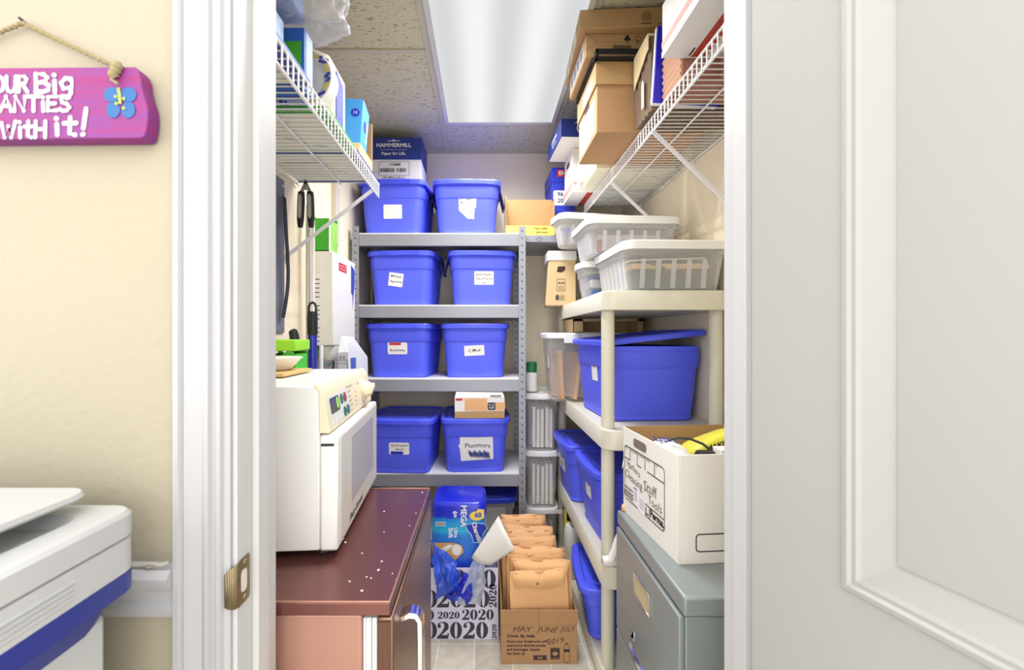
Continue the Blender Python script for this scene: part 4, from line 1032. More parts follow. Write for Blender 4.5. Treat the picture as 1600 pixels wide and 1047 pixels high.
b.v = [V((p.x, p.y, max(p.z, zl + 0.148))) for p in b.v]
tag(b.build('plastic_bag', M_bag, origin=(cx, cy, 2.0), ang=180), 'big crumpled clear plastic bag on top of the left wire shelf stack', 'bag')
tag(MB().box(-0.665, 1.035, 2.075, -0.465, 1.125, 2.20).build('napkin_pack', mat('pack_blue', (74, 110, 180), 0.5), origin=(-0.56, 1.10, 2.05), bevel=0.01), 'blue packet inside the big crumpled clear plastic bag', 'packet')
# ------------------------------------------------------------------ beige resin shelf unit (right)
PX0, PX1, PY0, PY1 = 0.421, 0.872, 1.515, 2.545
TZ = [(1.357, 1.427), (0.862, 0.934), (0.372, 0.452), (0.012, 0.070)]
t = thing('resin_shelf_unit', 'beige moulded plastic shelf unit with round posts along the right wall', 'shelf', ((PX0+PX1)/2, (PY0+PY1)/2, 0))
POSTS = [(0.452, 1.575), (0.845, 1.575), (0.452, 2.495), (0.845, 2.495)]
for z0, z1 in TZ:
    b = MB(); w, d = PX1 - PX0, PY1 - PY0; cx, cy = (PX0+PX1)/2, (PY0+PY1)/2
    rr = lambda o, z, r=0.045: [(cx + x, cy + y, z) for x, y in rrect(w - 2*o, d - 2*o, r, 3)]
    b.rings([rr(0.022, z1 - 0.020), rr(0.020, z0 + 0.004), rr(0.004, z0), rr(0.0, z0 + 0.003), rr(0.0, z1 - 0.004), rr(0.003, z1), rr(0.010, z1), rr(0.012, z1 - 0.006)], True, True)
    for k in range(7): b.box(PX0 + 0.03, PY0 + 0.10 + 0.13 * k, z0 + 0.012, PX1 - 0.03, PY0 + 0.106 + 0.13 * k, z1 - 0.018)
    b.build('shelf', M_resin, t, ang=40)
for x, y in POSTS:
    b = MB()
    for i in range(3):
        zb, zt_ = TZ[3 - i][1] - 0.006, TZ[2 - i][0] + 0.012
        b.lathe([(0.0235, zb), (0.0235, zt_)], (x, y, 0), 24)
    b.lathe([(0.0235, 0.0), (0.0235, 0.02)], (x, y, 0), 24)
    b.build('post', M_resin, t, ang=50)

GR = 'blue lidded bins on the beige resin shelf'
# big blue bin on the upper tier with a loose lid
t = storage_bin('storage_bin', 'largest blue bin with its lid askew, on the upper tier of the beige shelf', (0.656, 1.900, 0.9295), 3, w=0.422, d=0.455, h=0.318, lid=False)
# (turned so its long side faces the door)
b = MB(); rs = [[(x, y, z) for x, y in rrect(0.425*s, 0.462 - 0.425*(1-s), 0.03, 5, bw)] for z, s, bw in ((0, .985, .004), (0.002, 1, .005), (0.018, 1, .005), (0.024, .98, .005), (0.025, .94, .004), (0.024, .90, .003), (0.014, .87, .002), (0.0135, .80, 0), (0.018, .78, 0), (0.018, .2, 0))]
b.rings(rs)
Mx = Matrix.Translation((0.0, 0.0, 0.297)) @ Matrix.Rotation(R(-6.0), 4, 'Y') @ Matrix.Translation((0, 0, 0.0215))
b.v = [Mx @ p for p in b.v]
b.build('lid', M_lid, t, ang=28)
sticker(t, bin_left(t, -0.06, 0.60).at(0, 0), rc(0.075, 0.085, 0.003), [('Royals', 0, 0.022, 0.020)])
b = MB()
for k, (wd, hh) in enumerate(((0.16, 0.05),)):
    b.rings([[(px * s, 0.10 + py * s, z) for px, py in rrect(0.20, 0.12, 0.04, 5)] for z, s in ((0.20, 0.9), (0.25, 1.0), (0.288, 0.8))]); b.jitter(0.02, 12, 9)
b.v = [V((0.655, 1.9, 0.9295)) + p for p in b.v]
tag(b.build('black_bag', M_black, origin=(0.655, 1.95, 1.13), subdiv=1), 'black plastic bag stuffed inside the largest blue bin under its loose lid', 'bag')

# clear tub of envelopes, and kraft tray on it
t = storage_bin('clear_tub', 'clear plastic tub with white lid full of manila envelopes, on the beige shelf', (0.540, 2.32, 0.9295), 0, w=0.450, d=0.32, h=0.352, M=M_clear, ML=mat('white_lid', (240, 240, 240), 0.4))
sticker(t, bin_left(t, -0.06, 0.62), rc(0.07, 0.10), [], name='paper_label')
for s in (-1, 1): MB().box(s * 0.10 - 0.04, -0.172, 0.30, s * 0.10 + 0.04, -0.162, 0.345).build('clip', mat('white_lid', (240, 240, 240), 0.4), t, 0.002)
for i in range(4):
    x = 0.385 + 0.062 * i
    e = thing('envelope', ('manila envelope standing upright at the left inside the white-lidded clear tub', 'manila envelope second from left inside the white-lidded clear tub', 'manila envelope third from left inside the white-lidded clear tub', 'manila envelope fourth from left inside the white-lidded clear tub')[i], 'envelope', (x, 2.30, 0.937), 0, 'envelopes in the clear tub', local=True, rot=(0, R(8 if i % 2 else -3), R(10)))
    MB().box(-0.010, -0.105, 0.004, 0.010, 0.105, 0.255 - 0.01 * i).build('body', M_manila if i % 2 else M_manila2, e, 0.004)
t = thing('kraft_tray', 'shallow open kraft carton lying on the white-lidded clear tub', 'box', (0.63, 2.32, 1.2825))
b = MB(); x0, x1, y0, y1, z0 = 0.455, 0.815, 2.20, 2.46, 1.2825; z1 = 1.352
b.box(x0, y0, z0, x1, y1, z0 + 0.003).box(x0, y0, z0, x0 + 0.004, y1, z1).box(x1 - 0.004, y0, z0, x1, y1, z1).box(x0, y1 - 0.004, z0, x1, y1, z1).box(x0, y0, z0, x0 + 0.05, y0 + 0.004, z1).box(x1 - 0.03, y0, z0, x1, y0 + 0.004, z1).box(x0, y0, z1 - 0.012, x1, y0 + 0.004, z1)
b.build('body', M_kraft3, t)

# two bins on the middle tier
t = storage_bin('storage_bin', 'blue lidded bin behind the nearest resin post, on the middle tier', (0.645, 1.855, 0.4475), 2, w=0.44, d=0.372, h=0.288, group=GR)
sticker(t, bin_left(t, 0.00, 0.60), rc(0.075, 0.08, 0.004), [('Clinic', 0, 0.015, 0.02)])
t = storage_bin('storage_bin', 'blue lidded bin farther back on the middle tier, with a wide white label', (0.618, 2.268, 0.4475), 1, w=0.455, d=0.372, h=0.288, group=GR)
sticker(t, bin_left(t, 0.02, 0.58), rc(0.14, 0.10), [('Taxes', 0, 0.02, 0.03), ('2018', 0, -0.02, 0.03)])
# bottom tier bin
t = storage_bin('storage_bin', 'blue lidded bin on the lowest tier near the floor, beside the kraft box of envelopes', (0.640, 1.83, 0.0665), -7, w=0.50, d=0.385, h=0.225, group=GR)
sticker(t, bin_left(t, 0.02, 0.55), rc(0.09, 0.06), [])
# roll and bags at the back of the bottom tier
t = thing('wrapped_roll', 'white paper roll in clear wrap standing at the back of the lowest tier', 'roll', (0.452, 2.17, 0.066))
b = MB(); b.lathe([(0.001, 0.0665), (0.045, 0.067), (0.048, 0.08), (0.047, 0.29), (0.040, 0.315), (0.001, 0.318)], (0.452, 2.17, 0), 20); b.jitter(0.004, 30, 2); b.build('roll', mat('wrapped_white', (224, 222, 216), 0.35, 0, 0.05, 10, 0.3, 40), t)
b = MB(); b.rings([[(0.595 + x*s, 2.13 + y*s, z) for x, y in rrect(0.16, 0.15, 0.06, 5)] for z, s in ((0.067, 0.9), (0.10, 1), (0.20, 1.0), (0.25, 0.8), (0.262, 0.4))]); b.jitter(0.012, 18, 4)
b.v = [V((p.x, p.y, max(p.z, 0.0667))) for p in b.v]
tag(b.build('green_bag', mat('green_film', (90, 190, 50), 0.35, 0, 0.25, 14), origin=(0.62, 2.2, 0.067), subdiv=1), 'bright green crumpled bag behind the lowest blue bin', 'bag')
t = thing('yellow_packet', 'small yellow packet with black print at the back of the lowest tier', 'packet', (0.49, 2.29, 0.066))
MB().box(0.428, 2.27, 0.0672, 0.56, 2.31, 0.342).build('packet', mat('packet_yellow', (232, 206, 70), 0.5), t, 0.004)
F = front((0.450, 2.2698, 0.318)); MB().poly(F, rc(0.03, 0.05, 0.008), 0.0004, 0.0004).build('print', M_ink, t)
# rolled white bag lying at the near edge of the middle tier
t = thing('rolled_bag', 'rolled white plastic bag lying on the near edge of the middle tier by the post', 'bag', (0.47, 1.535, 0.452))
b = MB(); b.tube([(0.420, 1.529, 0.470), (0.45, 1.530, 0.471), (0.52, 1.530, 0.474), (0.60, 1.532, 0.474)], [0.017, 0.0185, 0.020, 0.018], 14); b.jitter(0.002, 60, 3)
b.tube([(0.450, 1.524, 0.478), (0.462, 1.522, 0.51), (0.468, 1.522, 0.545), (0.474, 1.526, 0.565)], [0.016, 0.014, 0.010, 0.006], 10)
b.build('bag', mat('white_film', (238, 234, 232), 0.4, 0, 0.03, 10, 0.3, 60), t)
b = MB(); b.lathe([(0.004, 0), (0.009, 0.0008), (0.009, 0.0014), (0.004, 0.0014)], (0.4175, 1.529, 0.470), 14, (-1, 0, 0)); b.build('roll_core', mat('grey_core', (196, 190, 192), 0.6), t)

# ------------------------------------------------------------------ top tier: clear bins with white lids
def clear_bin(label, loc, rz, w, d, h, group='clear white-lidded bins on the beige shelf top'):
    t = thing('clear_bin', label, 'storage bin', loc, rz, group, local=True)
    q = h - 0.020
    def rg(pr): return [[(x, y, z) for x, y in rrect(w - 2*o, d - 2*o, 0.045, 5)] for z, o in pr]
    b = MB(); b.rings(rg([(0, 0.040), (0.006, 0.032), (q * 0.8, 0.016), (q * 0.82, 0.010), (q, 0.008)]) + rg([(q, 0.010), (q*0.8, 0.018), (0.008, 0.034)]))
    b.build('body', M_clear, t, ang=30)
    for s in (-1, 1):
        b = MB()
        for k in range(int(w / 0.055)):
            x = -w/2 + 0.075 + k * 0.055
            if x > w/2 - 0.06: break
            y0 = s * (d/2 - 0.033); y1 = s * (d/2 - 0.019)
            b.bar((x, y0, 0.012), (x, y1, q * 0.72), 0.016, 0.004, (0, 1, 0))
        b.build('ribs', M_rib, t)
        b = MB()
        for k in range(int(d / 0.045)):
            y = -d/2 + 0.07 + k * 0.045
            if y > d/2 - 0.06: break
            b.bar((s * (w/2 - 0.034), y, 0.012), (s * (w/2 - 0.019), y, q * 0.78), 0.012, 0.004, (1, 0, 0))
        if b.v: b.build('ribs', M_rib, t)
    b = MB(); b.rings(rg([(q + 0.001, 0.004), (q - 0.012, 0.003), (q - 0.012, 0.0), (h - 0.004, 0.001), (h, 0.006), (h, 0.022), (h - 0.005, 0.030), (h - 0.005, 0.08)]), True, True)
    b.build('lid', M_cliplid, t, ang=30)
    return t
ZT = 1.424
clear_bin('nearest clear bin with white lid on the beige shelf top, holding tan folders', (0.676, 1.700, ZT), 2, 0.395, 0.40, 0.178)
for i, (z, m, nm) in enumerate(((ZT + 0.011, mat('dark_grey_folder', (92, 92, 88), 0.7), 'lowest dark grey folder stack in the nearest clear bin'), (ZT + 0.085, mat('tan_folder', (226, 190, 144), 0.7), 'tan folders lying on the dark stack in the nearest clear bin'), (ZT + 0.107, M_paper, 'loose white papers topmost in the nearest clear bin'))):
    b = MB()
    if i == 0: b.box(0.533, 1.567, z, 0.822, 1.832, z + 0.072)
    elif i == 1: b.box(0.535, 1.562, z, 0.815, 1.83, z + 0.020)
    else: b.rings([[(0.668 + x, 1.70 + y, zz + 0.010 * math.sin(x * 20)) for x, y in rrect(0.28, 0.27, 0.01, 3)] for zz in (z + 0.012, z + 0.016)])
    tag(b.build('folder_stack' if i < 2 else 'paper_stack', m, origin=(0.68, 1.70, z), bevel=0.002), nm, 'papers')
tag(MB().tube([(0.60, 1.552, ZT + 0.099), (0.628, 1.550, ZT + 0.098), (0.636, 1.551, ZT + 0.090), (0.652, 1.551, ZT + 0.084)], 0.002, 6).build('elastic_cord', M_ink, origin=(0.62, 1.55, ZT + 0.09)), 'short black elastic around the tan folders in the nearest clear bin', 'cord')
zb2 = ZT + 0.178 + 0.001
clear_bin('clear white-lidded bin in the middle of the stack, resting behind and above the nearest one', (0.610, 1.900, zb2), 2, 0.395, 0.32, 0.150)
tag(MB().box(0.475, 1.80, zb2 + 0.010, 0.735, 2.00, zb2 + 0.085).build('paper_stack', mat('lavender_grey_paper', (206, 196, 196), 0.8), origin=(0.60, 1.90, zb2 + 0.01), bevel=0.006), 'grey papers inside the middle clear white-lidded bin', 'papers')
tag(MB().box(0.470, 1.782, zb2 + 0.010, 0.50, 1.797, zb2 + 0.06).build('red_folder', mat('dull_red_folder', (150, 74, 70), 0.6), origin=(0.48, 1.79, zb2 + 0.01)), 'dull red folder edge at the left inside the middle clear bin', 'folder')
# little bin with blue things
t = storage_bin('small_clear_bin', 'small clear bin with white lid holding blue things, squeezed behind the nearest clear bin', (0.600, 2.005, ZT), 0, w=0.335, d=0.20, h=0.175, M=M_clear, ML=M_cliplid)
tag(MB().box(0.482, 1.93, ZT + 0.006, 0.71, 2.075, ZT + 0.055).build('blue_cloth', mat('teal_blue_cloth', (70, 110, 160), 0.8, 0, 0.3, 40), origin=(0.60, 2.0, ZT + 0.006), bevel=0.01), 'teal blue cloth at the bottom of the small clear bin', 'cloth')
tag(MB().box(0.475, 1.925, ZT + 0.095, 0.70, 2.07, ZT + 0.120).build('blue_pouch', mat('navy_pouch', (52, 66, 150), 0.5), origin=(0.60, 2.0, ZT + 0.095), bevel=0.01), 'navy pouch lying near the top inside the small clear bin', 'pouch')
tag(MB().box(0.474, 1.923, ZT + 0.0555, 0.705, 2.072, ZT + 0.0945).build('grey_cloth', mat('pale_grey_cloth', (186, 184, 190), 0.8), origin=(0.60, 2.0, ZT + 0.0555), bevel=0.008), 'pale grey cloth between the blue things in the small clear bin', 'cloth')
# far bin + tan carton with white cap
t = thing('tan_carton', 'tall tan carton with handle cut-out and white lid hanging over the resin shelf edge', 'box', (0.42, 2.42, ZT + 0.0035))
zc0 = 1.4275
b = MB(); b.rings([[(0.327, 2.30, zc0), (0.490, 2.30, zc0), (0.490, 2.52, zc0), (0.350, 2.52, zc0)], [(0.347, 2.305, 1.672), (0.490, 2.305, 1.672), (0.490, 2.52, 1.672), (0.36, 2.52, 1.672)]]); b.build('body', M_kraft3, t, 0.002)
MB().box(0.342, 2.299, 1.668, 0.494, 2.523, 1.718).build('lid', M_paper, t, 0.002)
F = Fr((0.415, 2.2995, 1.43), (1, 0, 0), (0, 0.005, 0.244)); b = MB()
b.rect_line(F, -0.026, 0.075, 0.018, 0.138, 0.001, 0.002).text('fragile', F.at(-0.004, 0.118), 0.014, bold=0.0004, shear=0.3)
for k in range(4): b.strip(F, [(-0.018, 0.100 - 0.006*k), (0.012, 0.101 - 0.006*k)], 0.0012)
b.text('8', F.at(-0.024, 0.038), 0.040, bold=0.001)
for k in range(5): b.strip(F, [(-0.012, 0.050 - 0.006*k), (0.016, 0.050 - 0.006*k)], 0.0016)
b.build('print', M_ink, t)
MB().poly(F, [(x - 0.002, y + 0.190) for x, y in ((-0.024, -0.014), (0.004, -0.016), (0.020, -0.004), (0.022, 0.016), (-0.018, 0.016))], 0.0004, 0.0003).build('hand_hole', mat('dark_hole', (66, 48, 44), 0.9), t)
clear_bin('farthest clear white-lidded bin, perched on the tan carton', (0.552, 2.245, 1.7185 + 0.001), 10, 0.395, 0.185, 0.158)
tag(MB().box(0.44, 2.195, 1.728, 0.68, 2.285, 1.80).build('paper_stack', mat('lavender_grey_paper', (206, 196, 196), 0.8), origin=(0.55, 2.24, 1.728), bevel=0.006), 'grey papers inside the farthest clear bin above the tan carton', 'papers')

# ------------------------------------------------------------------ stacked clear tubs on the floor in the back corner
GC = 'clear tubs of papers stacked on the floor'
names = ('lowest clear tub of papers in the floor stack, behind the resin shelf', 'middle clear tub of papers in the floor stack, behind the resin shelf', 'topmost clear tub of papers in the floor stack, under the green-capped bottle')
for i in range(3):
    z = 0.001 + 0.315 * i
    t = storage_bin('clear_tub', names[i], (0.324, 2.555, z), 0, w=0.186, d=0.35, h=0.313, group=GC, M=M_clear2, ML=mat('white_lid', (240, 240, 240), 0.4))
    for k in range(5):
        x = 0.272 + 0.0235 * k
        o = MB().box(x, 2.41, z + 0.012, x + 0.017, 2.69, z + 0.23 + 0.008 * math.sin(k * 2 + i))
        o.jitter(0.004, 9, k + i)
        tag(o.build('paper_bundle', mat(('dark_grey_folder_b', 'pale_paper', 'lavender_white_paper')[i], ((120, 116, 122), (244, 240, 236), (240, 232, 230))[i], 0.8), origin=(x, 2.5, z + 0.012)),
            '%s upright bundle of papers from the left inside the %s tub of the floor stack' % (('first', 'second', 'third', 'fourth', 'fifth')[k], ('lowest', 'middle', 'topmost')[i]), 'papers', 'paper bundles in the floor stack of tubs')
t = thing('bottle', 'white bottle with green cap on the topmost clear tub of the floor stack', 'bottle', (0.272, 2.50, 0.945))
zz = 0.9445
b = MB(); b.lathe([(0.001, zz), (0.030, zz + 0.001), (0.034, zz + 0.006), (0.034, zz + 0.10), (0.026, zz + 0.112), (0.001, zz + 0.114)], (0.276, 2.50, 0), 24); b.build('bottle', M_white, t)
b = MB(); b.lathe([(0.030, zz + 0.112), (0.031, zz + 0.165), (0.028, zz + 0.170), (0.001, zz + 0.171)], (0.276, 2.50, 0), 24); b.build('cap', mat('dark_green_cap', (28, 120, 72), 0.4), t)

# ------------------------------------------------------------------ load of the right wire shelf
zr = ZR + 0.0028
# accordion files
t = thing('accordion_file', 'pinkish tan accordion file on the right wire shelf beside the blue binder', 'file', (0.72, 1.2, zr))
b = MB(); M_pink = mat('pinkish_tan_card', (206, 160, 132), 0.8, 0, 0.10, 30, 0, 60, (8, 1, 8))
b.box(0.578, 1.252, zr, 0.868, 1.372, zr + 0.143); b.build('body', mat('pink_brown_card', (170, 118, 100), 0.8, 0, 0.08, 12), t, 0.002)
b = MB(); n = 13
zig = [(0.566 + 0.006 * (i % 2), zr + 0.003 + 0.138 * i / n) for i in range(n + 1)]
rs = [[(x, y, z) for x, z in zig] + [(0.577, y, zr + 0.141), (0.577, y, zr + 0.003)] for y in (1.250, 1.374)]
b.rings(rs); b.build('pleats', M_pink, t, ang=10)
t = thing('folder_pile', 'pile of reddish brown folders lying flat on the right wire shelf nearest the door', 'folders', (0.77, 1.06, zr))
for k in range(4): MB().box(0.675 + 0.004 * (k % 2), 0.90 + 0.006 * k, zr + 0.0155 * k, 0.868, 1.240 - 0.004 * (k % 3), zr + 0.0155 * k + 0.015).build('folder', mat('pink_brown_card', (170, 118, 100), 0.8, 0, 0.08, 12), t, 0.001)
# white carton with red stripe (near)
zc = zr + 0.0622
t = thing('mailing_box', 'large white mailing box with red stripes on top of the folder pile, near the door', 'box', (0.70, 1.03, zc + 0.0005), local=True)
b = MB(); b.box(-0.187, -0.21, 0, 0.165, 0.213, 0.152); b.build('body', mat('mailing_white', (224, 222, 218), 0.6), t, 0.002)
b = MB(); F = leftf((-0.187, 0, 0)); b.fbox(F, -0.215, 0.028, 0.21, 0.046, 0.0002, 0.0006); b.build('pink_stripe', mat('pale_red_stripe', (226, 160, 154), 0.6), t)
b = MB(); Fu = Fr((0, 0, 0), (1, 0, 0), (0, -1, 0)); b.fbox(Fu, -0.108, -0.205, -0.066, 0.21, 0.0002, 0.0006); b.build('red_stripe', mat('dark_red_stripe', (176, 56, 46), 0.6), t)
b = MB(); b.text('PRIORITY', Fu.at(-0.01, -0.10, 0, 90), 0.0, 0.0008) if False else b.fbox(Fu, -0.118, -0.20, -0.113, -0.165, 0.0002, 0.0005); b.build('print', M_ink, t)
# white base sheet edge along the left lower edge
MB().box(-0.1885, -0.21, -0.0005, -0.1872, 0.213, 0.016).build('edge_tape', M_paper, t)
# blue binder
t = thing('binder', 'royal blue binder standing on edge between the accordion file and the dark file box', 'binder', (0.62, 1.39, zr), local=True, rot=(0, R(3.5), 0))
MB().box(-0.080, -0.010, 0.006, 0.13, 0.003, 0.252).build('cover', mat('binder_blue', (40, 40, 200), 0.35), t, 0.0015)
MB().box(-0.082, -0.006, 0.004, 0.125, 0.008, 0.250).build('pages', M_paper, t, 0.001)
# dark file box with beige flap
t = thing('file_box', 'dark marbled expanding file with torn beige flap beside the blue binder', 'file', (0.69, 1.475, zr))
b = MB(); n = 9; vs = []
zig = [(0.548 - 0.007 * (i % 2), 1.412 + 0.128 * i / n) for i in range(n + 1)]
rs = [[(x, y, z) for x, y in zig] + [(0.868, 1.54, z), (0.868, 1.412, z)] for z in (zr + 0.001, zr + 0.245)]
b.rings([list(reversed(r)) for r in rs]); b.build('body', mat('dark_marbled_card', (116, 96, 76), 0.8, 0, 0.5, 40, 0, 60, (1, 1, 0.2)), t, ang=10)
b = MB(); Fl = leftf((0.538, 1.475, zr))
b.poly(Fl, [(-0.066, 0.135), (-0.045, 0.150), (-0.025, 0.158), (0.0, 0.172), (0.02, 0.180), (0.045, 0.195), (0.066, 0.200), (0.066, 0.252), (-0.066, 0.252)], 0.0, 0.003)
b.box(0.535, 1.410, zr + 0.246, 0.868, 1.541, zr + 0.252)
b.build('flap', mat('beige_card', (226, 206, 162), 0.8), t)
MB().poly(Fl, [(0.01, 0.03), (0.03, 0.03), (0.03, 0.11), (0.02, 0.125), (0.01, 0.11)], 0.0035, 0.0005).build('white_tag', M_paper, t)
# kraft records box with lid
t = thing('records_box', 'kraft records box with lid overhanging the right wire shelf, below two flat cartons', 'box', (0.60, 1.71, zr))
x0, x1, y0, y1 = 0.405, 0.800, 1.560, 1.862
MB().box(x0 + 0.004, y0 + 0.004, zr, x1 - 0.004, y1 - 0.004, zr + 0.235).build('body', M_kraft2, t, 0.002)
MB().box(x0 - 0.002, y0 - 0.002, zr + 0.172, x1 + 0.002, y1 + 0.002, zr + 0.255).build('lid', M_kraft, t, 0.002)
F = leftf((x0 + 0.004, 1.711, zr)); p = MB().poly(F, [(-0.125, 0.012), (0.115, 0.018), (0.115, 0.140), (-0.03, 0.150), (-0.125, 0.165)], 0.0004, 0.0004).build('white_label', mat('grey_white_label', (184, 184, 180), 0.8), t)
b = MB()
for k in range(5): b.strip(F, [(-0.10 + 0.01 * k, 0.03 + 0.02 * k), (0.09, 0.034 + 0.02 * k)], 0.003, 0.0012)
b.build('handwriting', mat('pale_pencil', (150, 150, 150), 0.8), p)
MB().poly(F, [(x, y + 0.160) for x, y in rrect(0.07, 0.02, 0.009, 4)], 0.001, 0.0004).build('hand_hole', mat('dark_hole', (66, 48, 44), 0.9), t)
F = leftf((x0 - 0.002, 1.711, zr + 0.21)); MB().poly(F, [(-0.05, -0.03), (0.11, -0.03), (0.11, 0.012), (-0.05, 0.02)], 0.0004, 0.0004).build('lid_label', mat('grey_white_label', (184, 184, 180), 0.8), t)
F = front((0, y0 + 0.004, zr)); MB().text('R77', F.at(0.575, 0.150), 0.022, bold=0.0003).build('print', mat('brown_ink', (110, 80, 56), 0.8), t)
# black tray on the box
t = thing('letter_tray', 'black plastic letter tray with papers between the records box and the flat cartons', 'tray', (0.60, 1.71, zr + 0.2555))
z = zr + 0.2555
MB().box(0.392, 1.535, z, 0.640, 1.85, z + 0.004).box(0.392, 1.565, z, 0.396, 1.85, z + 0.016).box(0.398, 1.535, z + 0.012, 0.64, 1.540, z + 0.030).box(0.398, 1.535, z, 0.406, 1.560, z + 0.030).box(0.636, 1.565, z, 0.64, 1.85, z + 0.016).build('tray', M_black, t, 0.001)
MB().box(0.42, 1.545, z + 0.0045, 0.63, 1.84, z + 0.010).build('paper', M_paper, t)
# flat carton with symbols
z = zr + 0.272
t = thing('flat_carton', 'flat taped kraft carton with recycling symbols and barcode on the letter tray', 'box', (0.58, 1.70, z), local=True)
b = MB(); b.box(-0.212, -0.14, 0, 0.21, 0.15, 0.084); b.build('body', M_kraft, t, 0.003)
F = front((-0.212, -0.14, 0)); b = MB()
def club(F):
    b.ell(F, 0, 0.006, 0.006, 0.006, 0.0005).ell(F, -0.006, -0.003, 0.006, 0.006, 0.0007).ell(F, 0.006, -0.003, 0.006, 0.006, 0.0009).fbox(F, -0.0012, -0.014, 0.0012, -0.003, 0.0004, 0.001).fbox(F, -0.004, -0.016, 0.004, -0.014, 0.0004, 0.001)
club(F.at(0.150, 0.066))
S = F.at(0.188, 0.066); b.strip(S, [(0, 0.013), (-0.010, -0.002), (-0.008, -0.009), (0, -0.006), (0.008, -0.009), (0.010, -0.002)], 0.0022, 0.0006, True).fbox(S, -0.001, -0.015, 0.001, -0.006, 0.0004, 0.0008).fbox(S, -0.004, -0.016, 0.004, -0.014, 0.0004, 0.0008)
S = F.at(0.226, 0.066)
for i in range(4):
    for j in range(4):
        if (i * 3 + j) % 3: b.fbox(S, -0.010 + 0.005 * i, -0.010 + 0.005 * j, -0.0052 + 0.005 * i, -0.0052 + 0.005 * j, 0.0004, 0.0008)
x = 0.100
while x < 0.165:
    ww = random.choice((0.0012, 0.002, 0.0028)); b.fbox(F, x, 0.018, x + ww, 0.042, 0.0004, 0.0008); x += ww + 0.0017
b.build('print', M_ink, t)
b = MB(); b.strip(F, [(0.0, 0.084), (0.040, 0.054), (0.002, 0.026)], 0.0014, 0.0005).strip(F, [(0.04, 0.054), (0.40, 0.050)], 0.001, 0.0005); b.build('fold_line', mat('brown_ink', (110, 80, 56), 0.8), t)
F = leftf((-0.212, 0, 0)); b = MB(); b.fbox(F, -0.13, 0.012, 0.11, 0.076, 0.0003, 0.0007); p = b.build('white_label', mat('grey_white_label', (184, 184, 180), 0.8), t)
b = MB()
for k in range(4): b.fbox(F, -0.11 + 0.055*k, 0.024, -0.075 + 0.055*k, 0.06, 0.0008, 0.0011)
b.build('label_print', mat('grey_print', (120, 120, 132), 0.7), p)
# top carton
z = zr + 0.3565
t = thing('flat_carton', 'topmost flat kraft carton just under the ceiling with round stamp on its side', 'box', (0.56, 1.715, z), local=True, rz=-3)
MB().box(-0.208, -0.190, 0, 0.24, 0.165, 0.068).build('body', M_kraft, t, 0.003)
F = front((-0.208, -0.190, 0)); b = MB(); S = F.at(0.232, 0.036)
for r in (0.016, 0.010, 0.005): b.strip(S, [(r * math.cos(k * 0.42), r * math.sin(k * 0.42)) for k in range(15)], 0.0028, 0.0006, True)
b.fbox(F, 0.214, 0.008, 0.250, 0.013, 0.0004, 0.0008).fbox(F, 0.27, 0.006, 0.30, 0.009, 0.0004, 0.0008)
b.build('print', mat('brown_ink', (110, 80, 56), 0.8), t)
F = leftf((-0.208, 0, 0)); b = MB()
for k in range(3): b.fbox(F, -0.13 + 0.085*k, 0.008, -0.06 + 0.085*k, 0.052, 0.0003, 0.0007)
b.build('tape_label', mat('pale_tape', (216, 206, 180), 0.4), t)
# cream packet in clear plastic behind the records box
t = thing('plastic_box', 'cloudy plastic box with cream packets behind the kraft records box', 'box', (0.65, 2.03, zr))
b = MB(); b.box(0.470, 1.90, zr + 0.0005, 0.862, 2.19, zr + 0.13); b.build('box', M_clear2, t, 0.006)
tag(MB().box(0.50, 1.915, zr + 0.006, 0.85, 2.17, zr + 0.08).build('cream_packet', mat('cream_packet', (232, 222, 186), 0.6), origin=(0.66, 2.04, zr + 0.006)), 'cream packet inside the cloudy plastic box on the right wire shelf', 'packet')
# second mailing box + white records carton + blue lid
t = thing('mailing_box', 'flat white mailing box with red edge under the white records carton', 'box', (0.65, 2.34, zr), local=True)
z1 = 0.062
MB().box(-0.198, -0.125, 0, 0.20, 0.115, z1).build('body', mat('mailing_white', (224, 222, 218), 0.6), t, 0.002)
F = leftf((-0.198, 0, 0)); b = MB(); b.fbox(F, -0.115, 0.026, 0.125, 0.050, 0.0002, 0.0006); b.build('pink_stripe', mat('pale_red_stripe', (226, 160, 154), 0.6), t)
F = front((0, -0.125, 0)); b = MB(); b.fbox(F, -0.19, 0.040, 0.19, 0.052, 0.0002, 0.0006); b.build('pink_band', mat('pale_red_stripe', (226, 160, 154), 0.6), t)
Fu = Fr((0, 0, 0), (1, 0, 0), (0, -1, 0)); b = MB(); b.fbox(Fu, -0.120, -0.11, -0.080, 0.12, 0.0002, 0.0006); b.build('red_stripe', mat('dark_red_stripe', (176, 56, 46), 0.6), t)
b = MB()
for cx in (-0.01, 0.055):
    b.strip(Fu, [(cx + 0.04 * math.cos(R(60 * k)), 0.045 * math.sin(R(60 * k))) for k in range(6)], 0.004, 0.0004, True)
b.build('line_drawing', M_ink, t)
t = thing('white_carton', 'white records carton with hand hole on the flat mailing box', 'box', (0.65, 2.33, zr + z1 + 0.0005), local=True)
MB().box(-0.196, -0.115, 0, 0.196, 0.10, 0.165).build('body', M_paper, t, 0.002)
F = leftf((-0.196, 0, 0)); MB().poly(F, [(x + 0.005, y + 0.115) for x, y in rrect(0.075, 0.026, 0.012, 4)], 0.0003, 0.0004).build('hand_hole', mat('dark_hole', (66, 48, 44), 0.9), t)
MB().poly(F, [(x + 0.055, y + 0.045) for x, y in rrect(0.012, 0.03, 0.003, 2)], 0.0003, 0.0004).build('hand_notch', mat('dull_mark', (170, 140, 130), 0.9), t)
t = thing('carton_lid', 'blue copy paper carton lid with white lettering on top of the white records carton', 'box lid', (0.53, 2.27, zr + z1 + 0.166), local=True, rz=3)
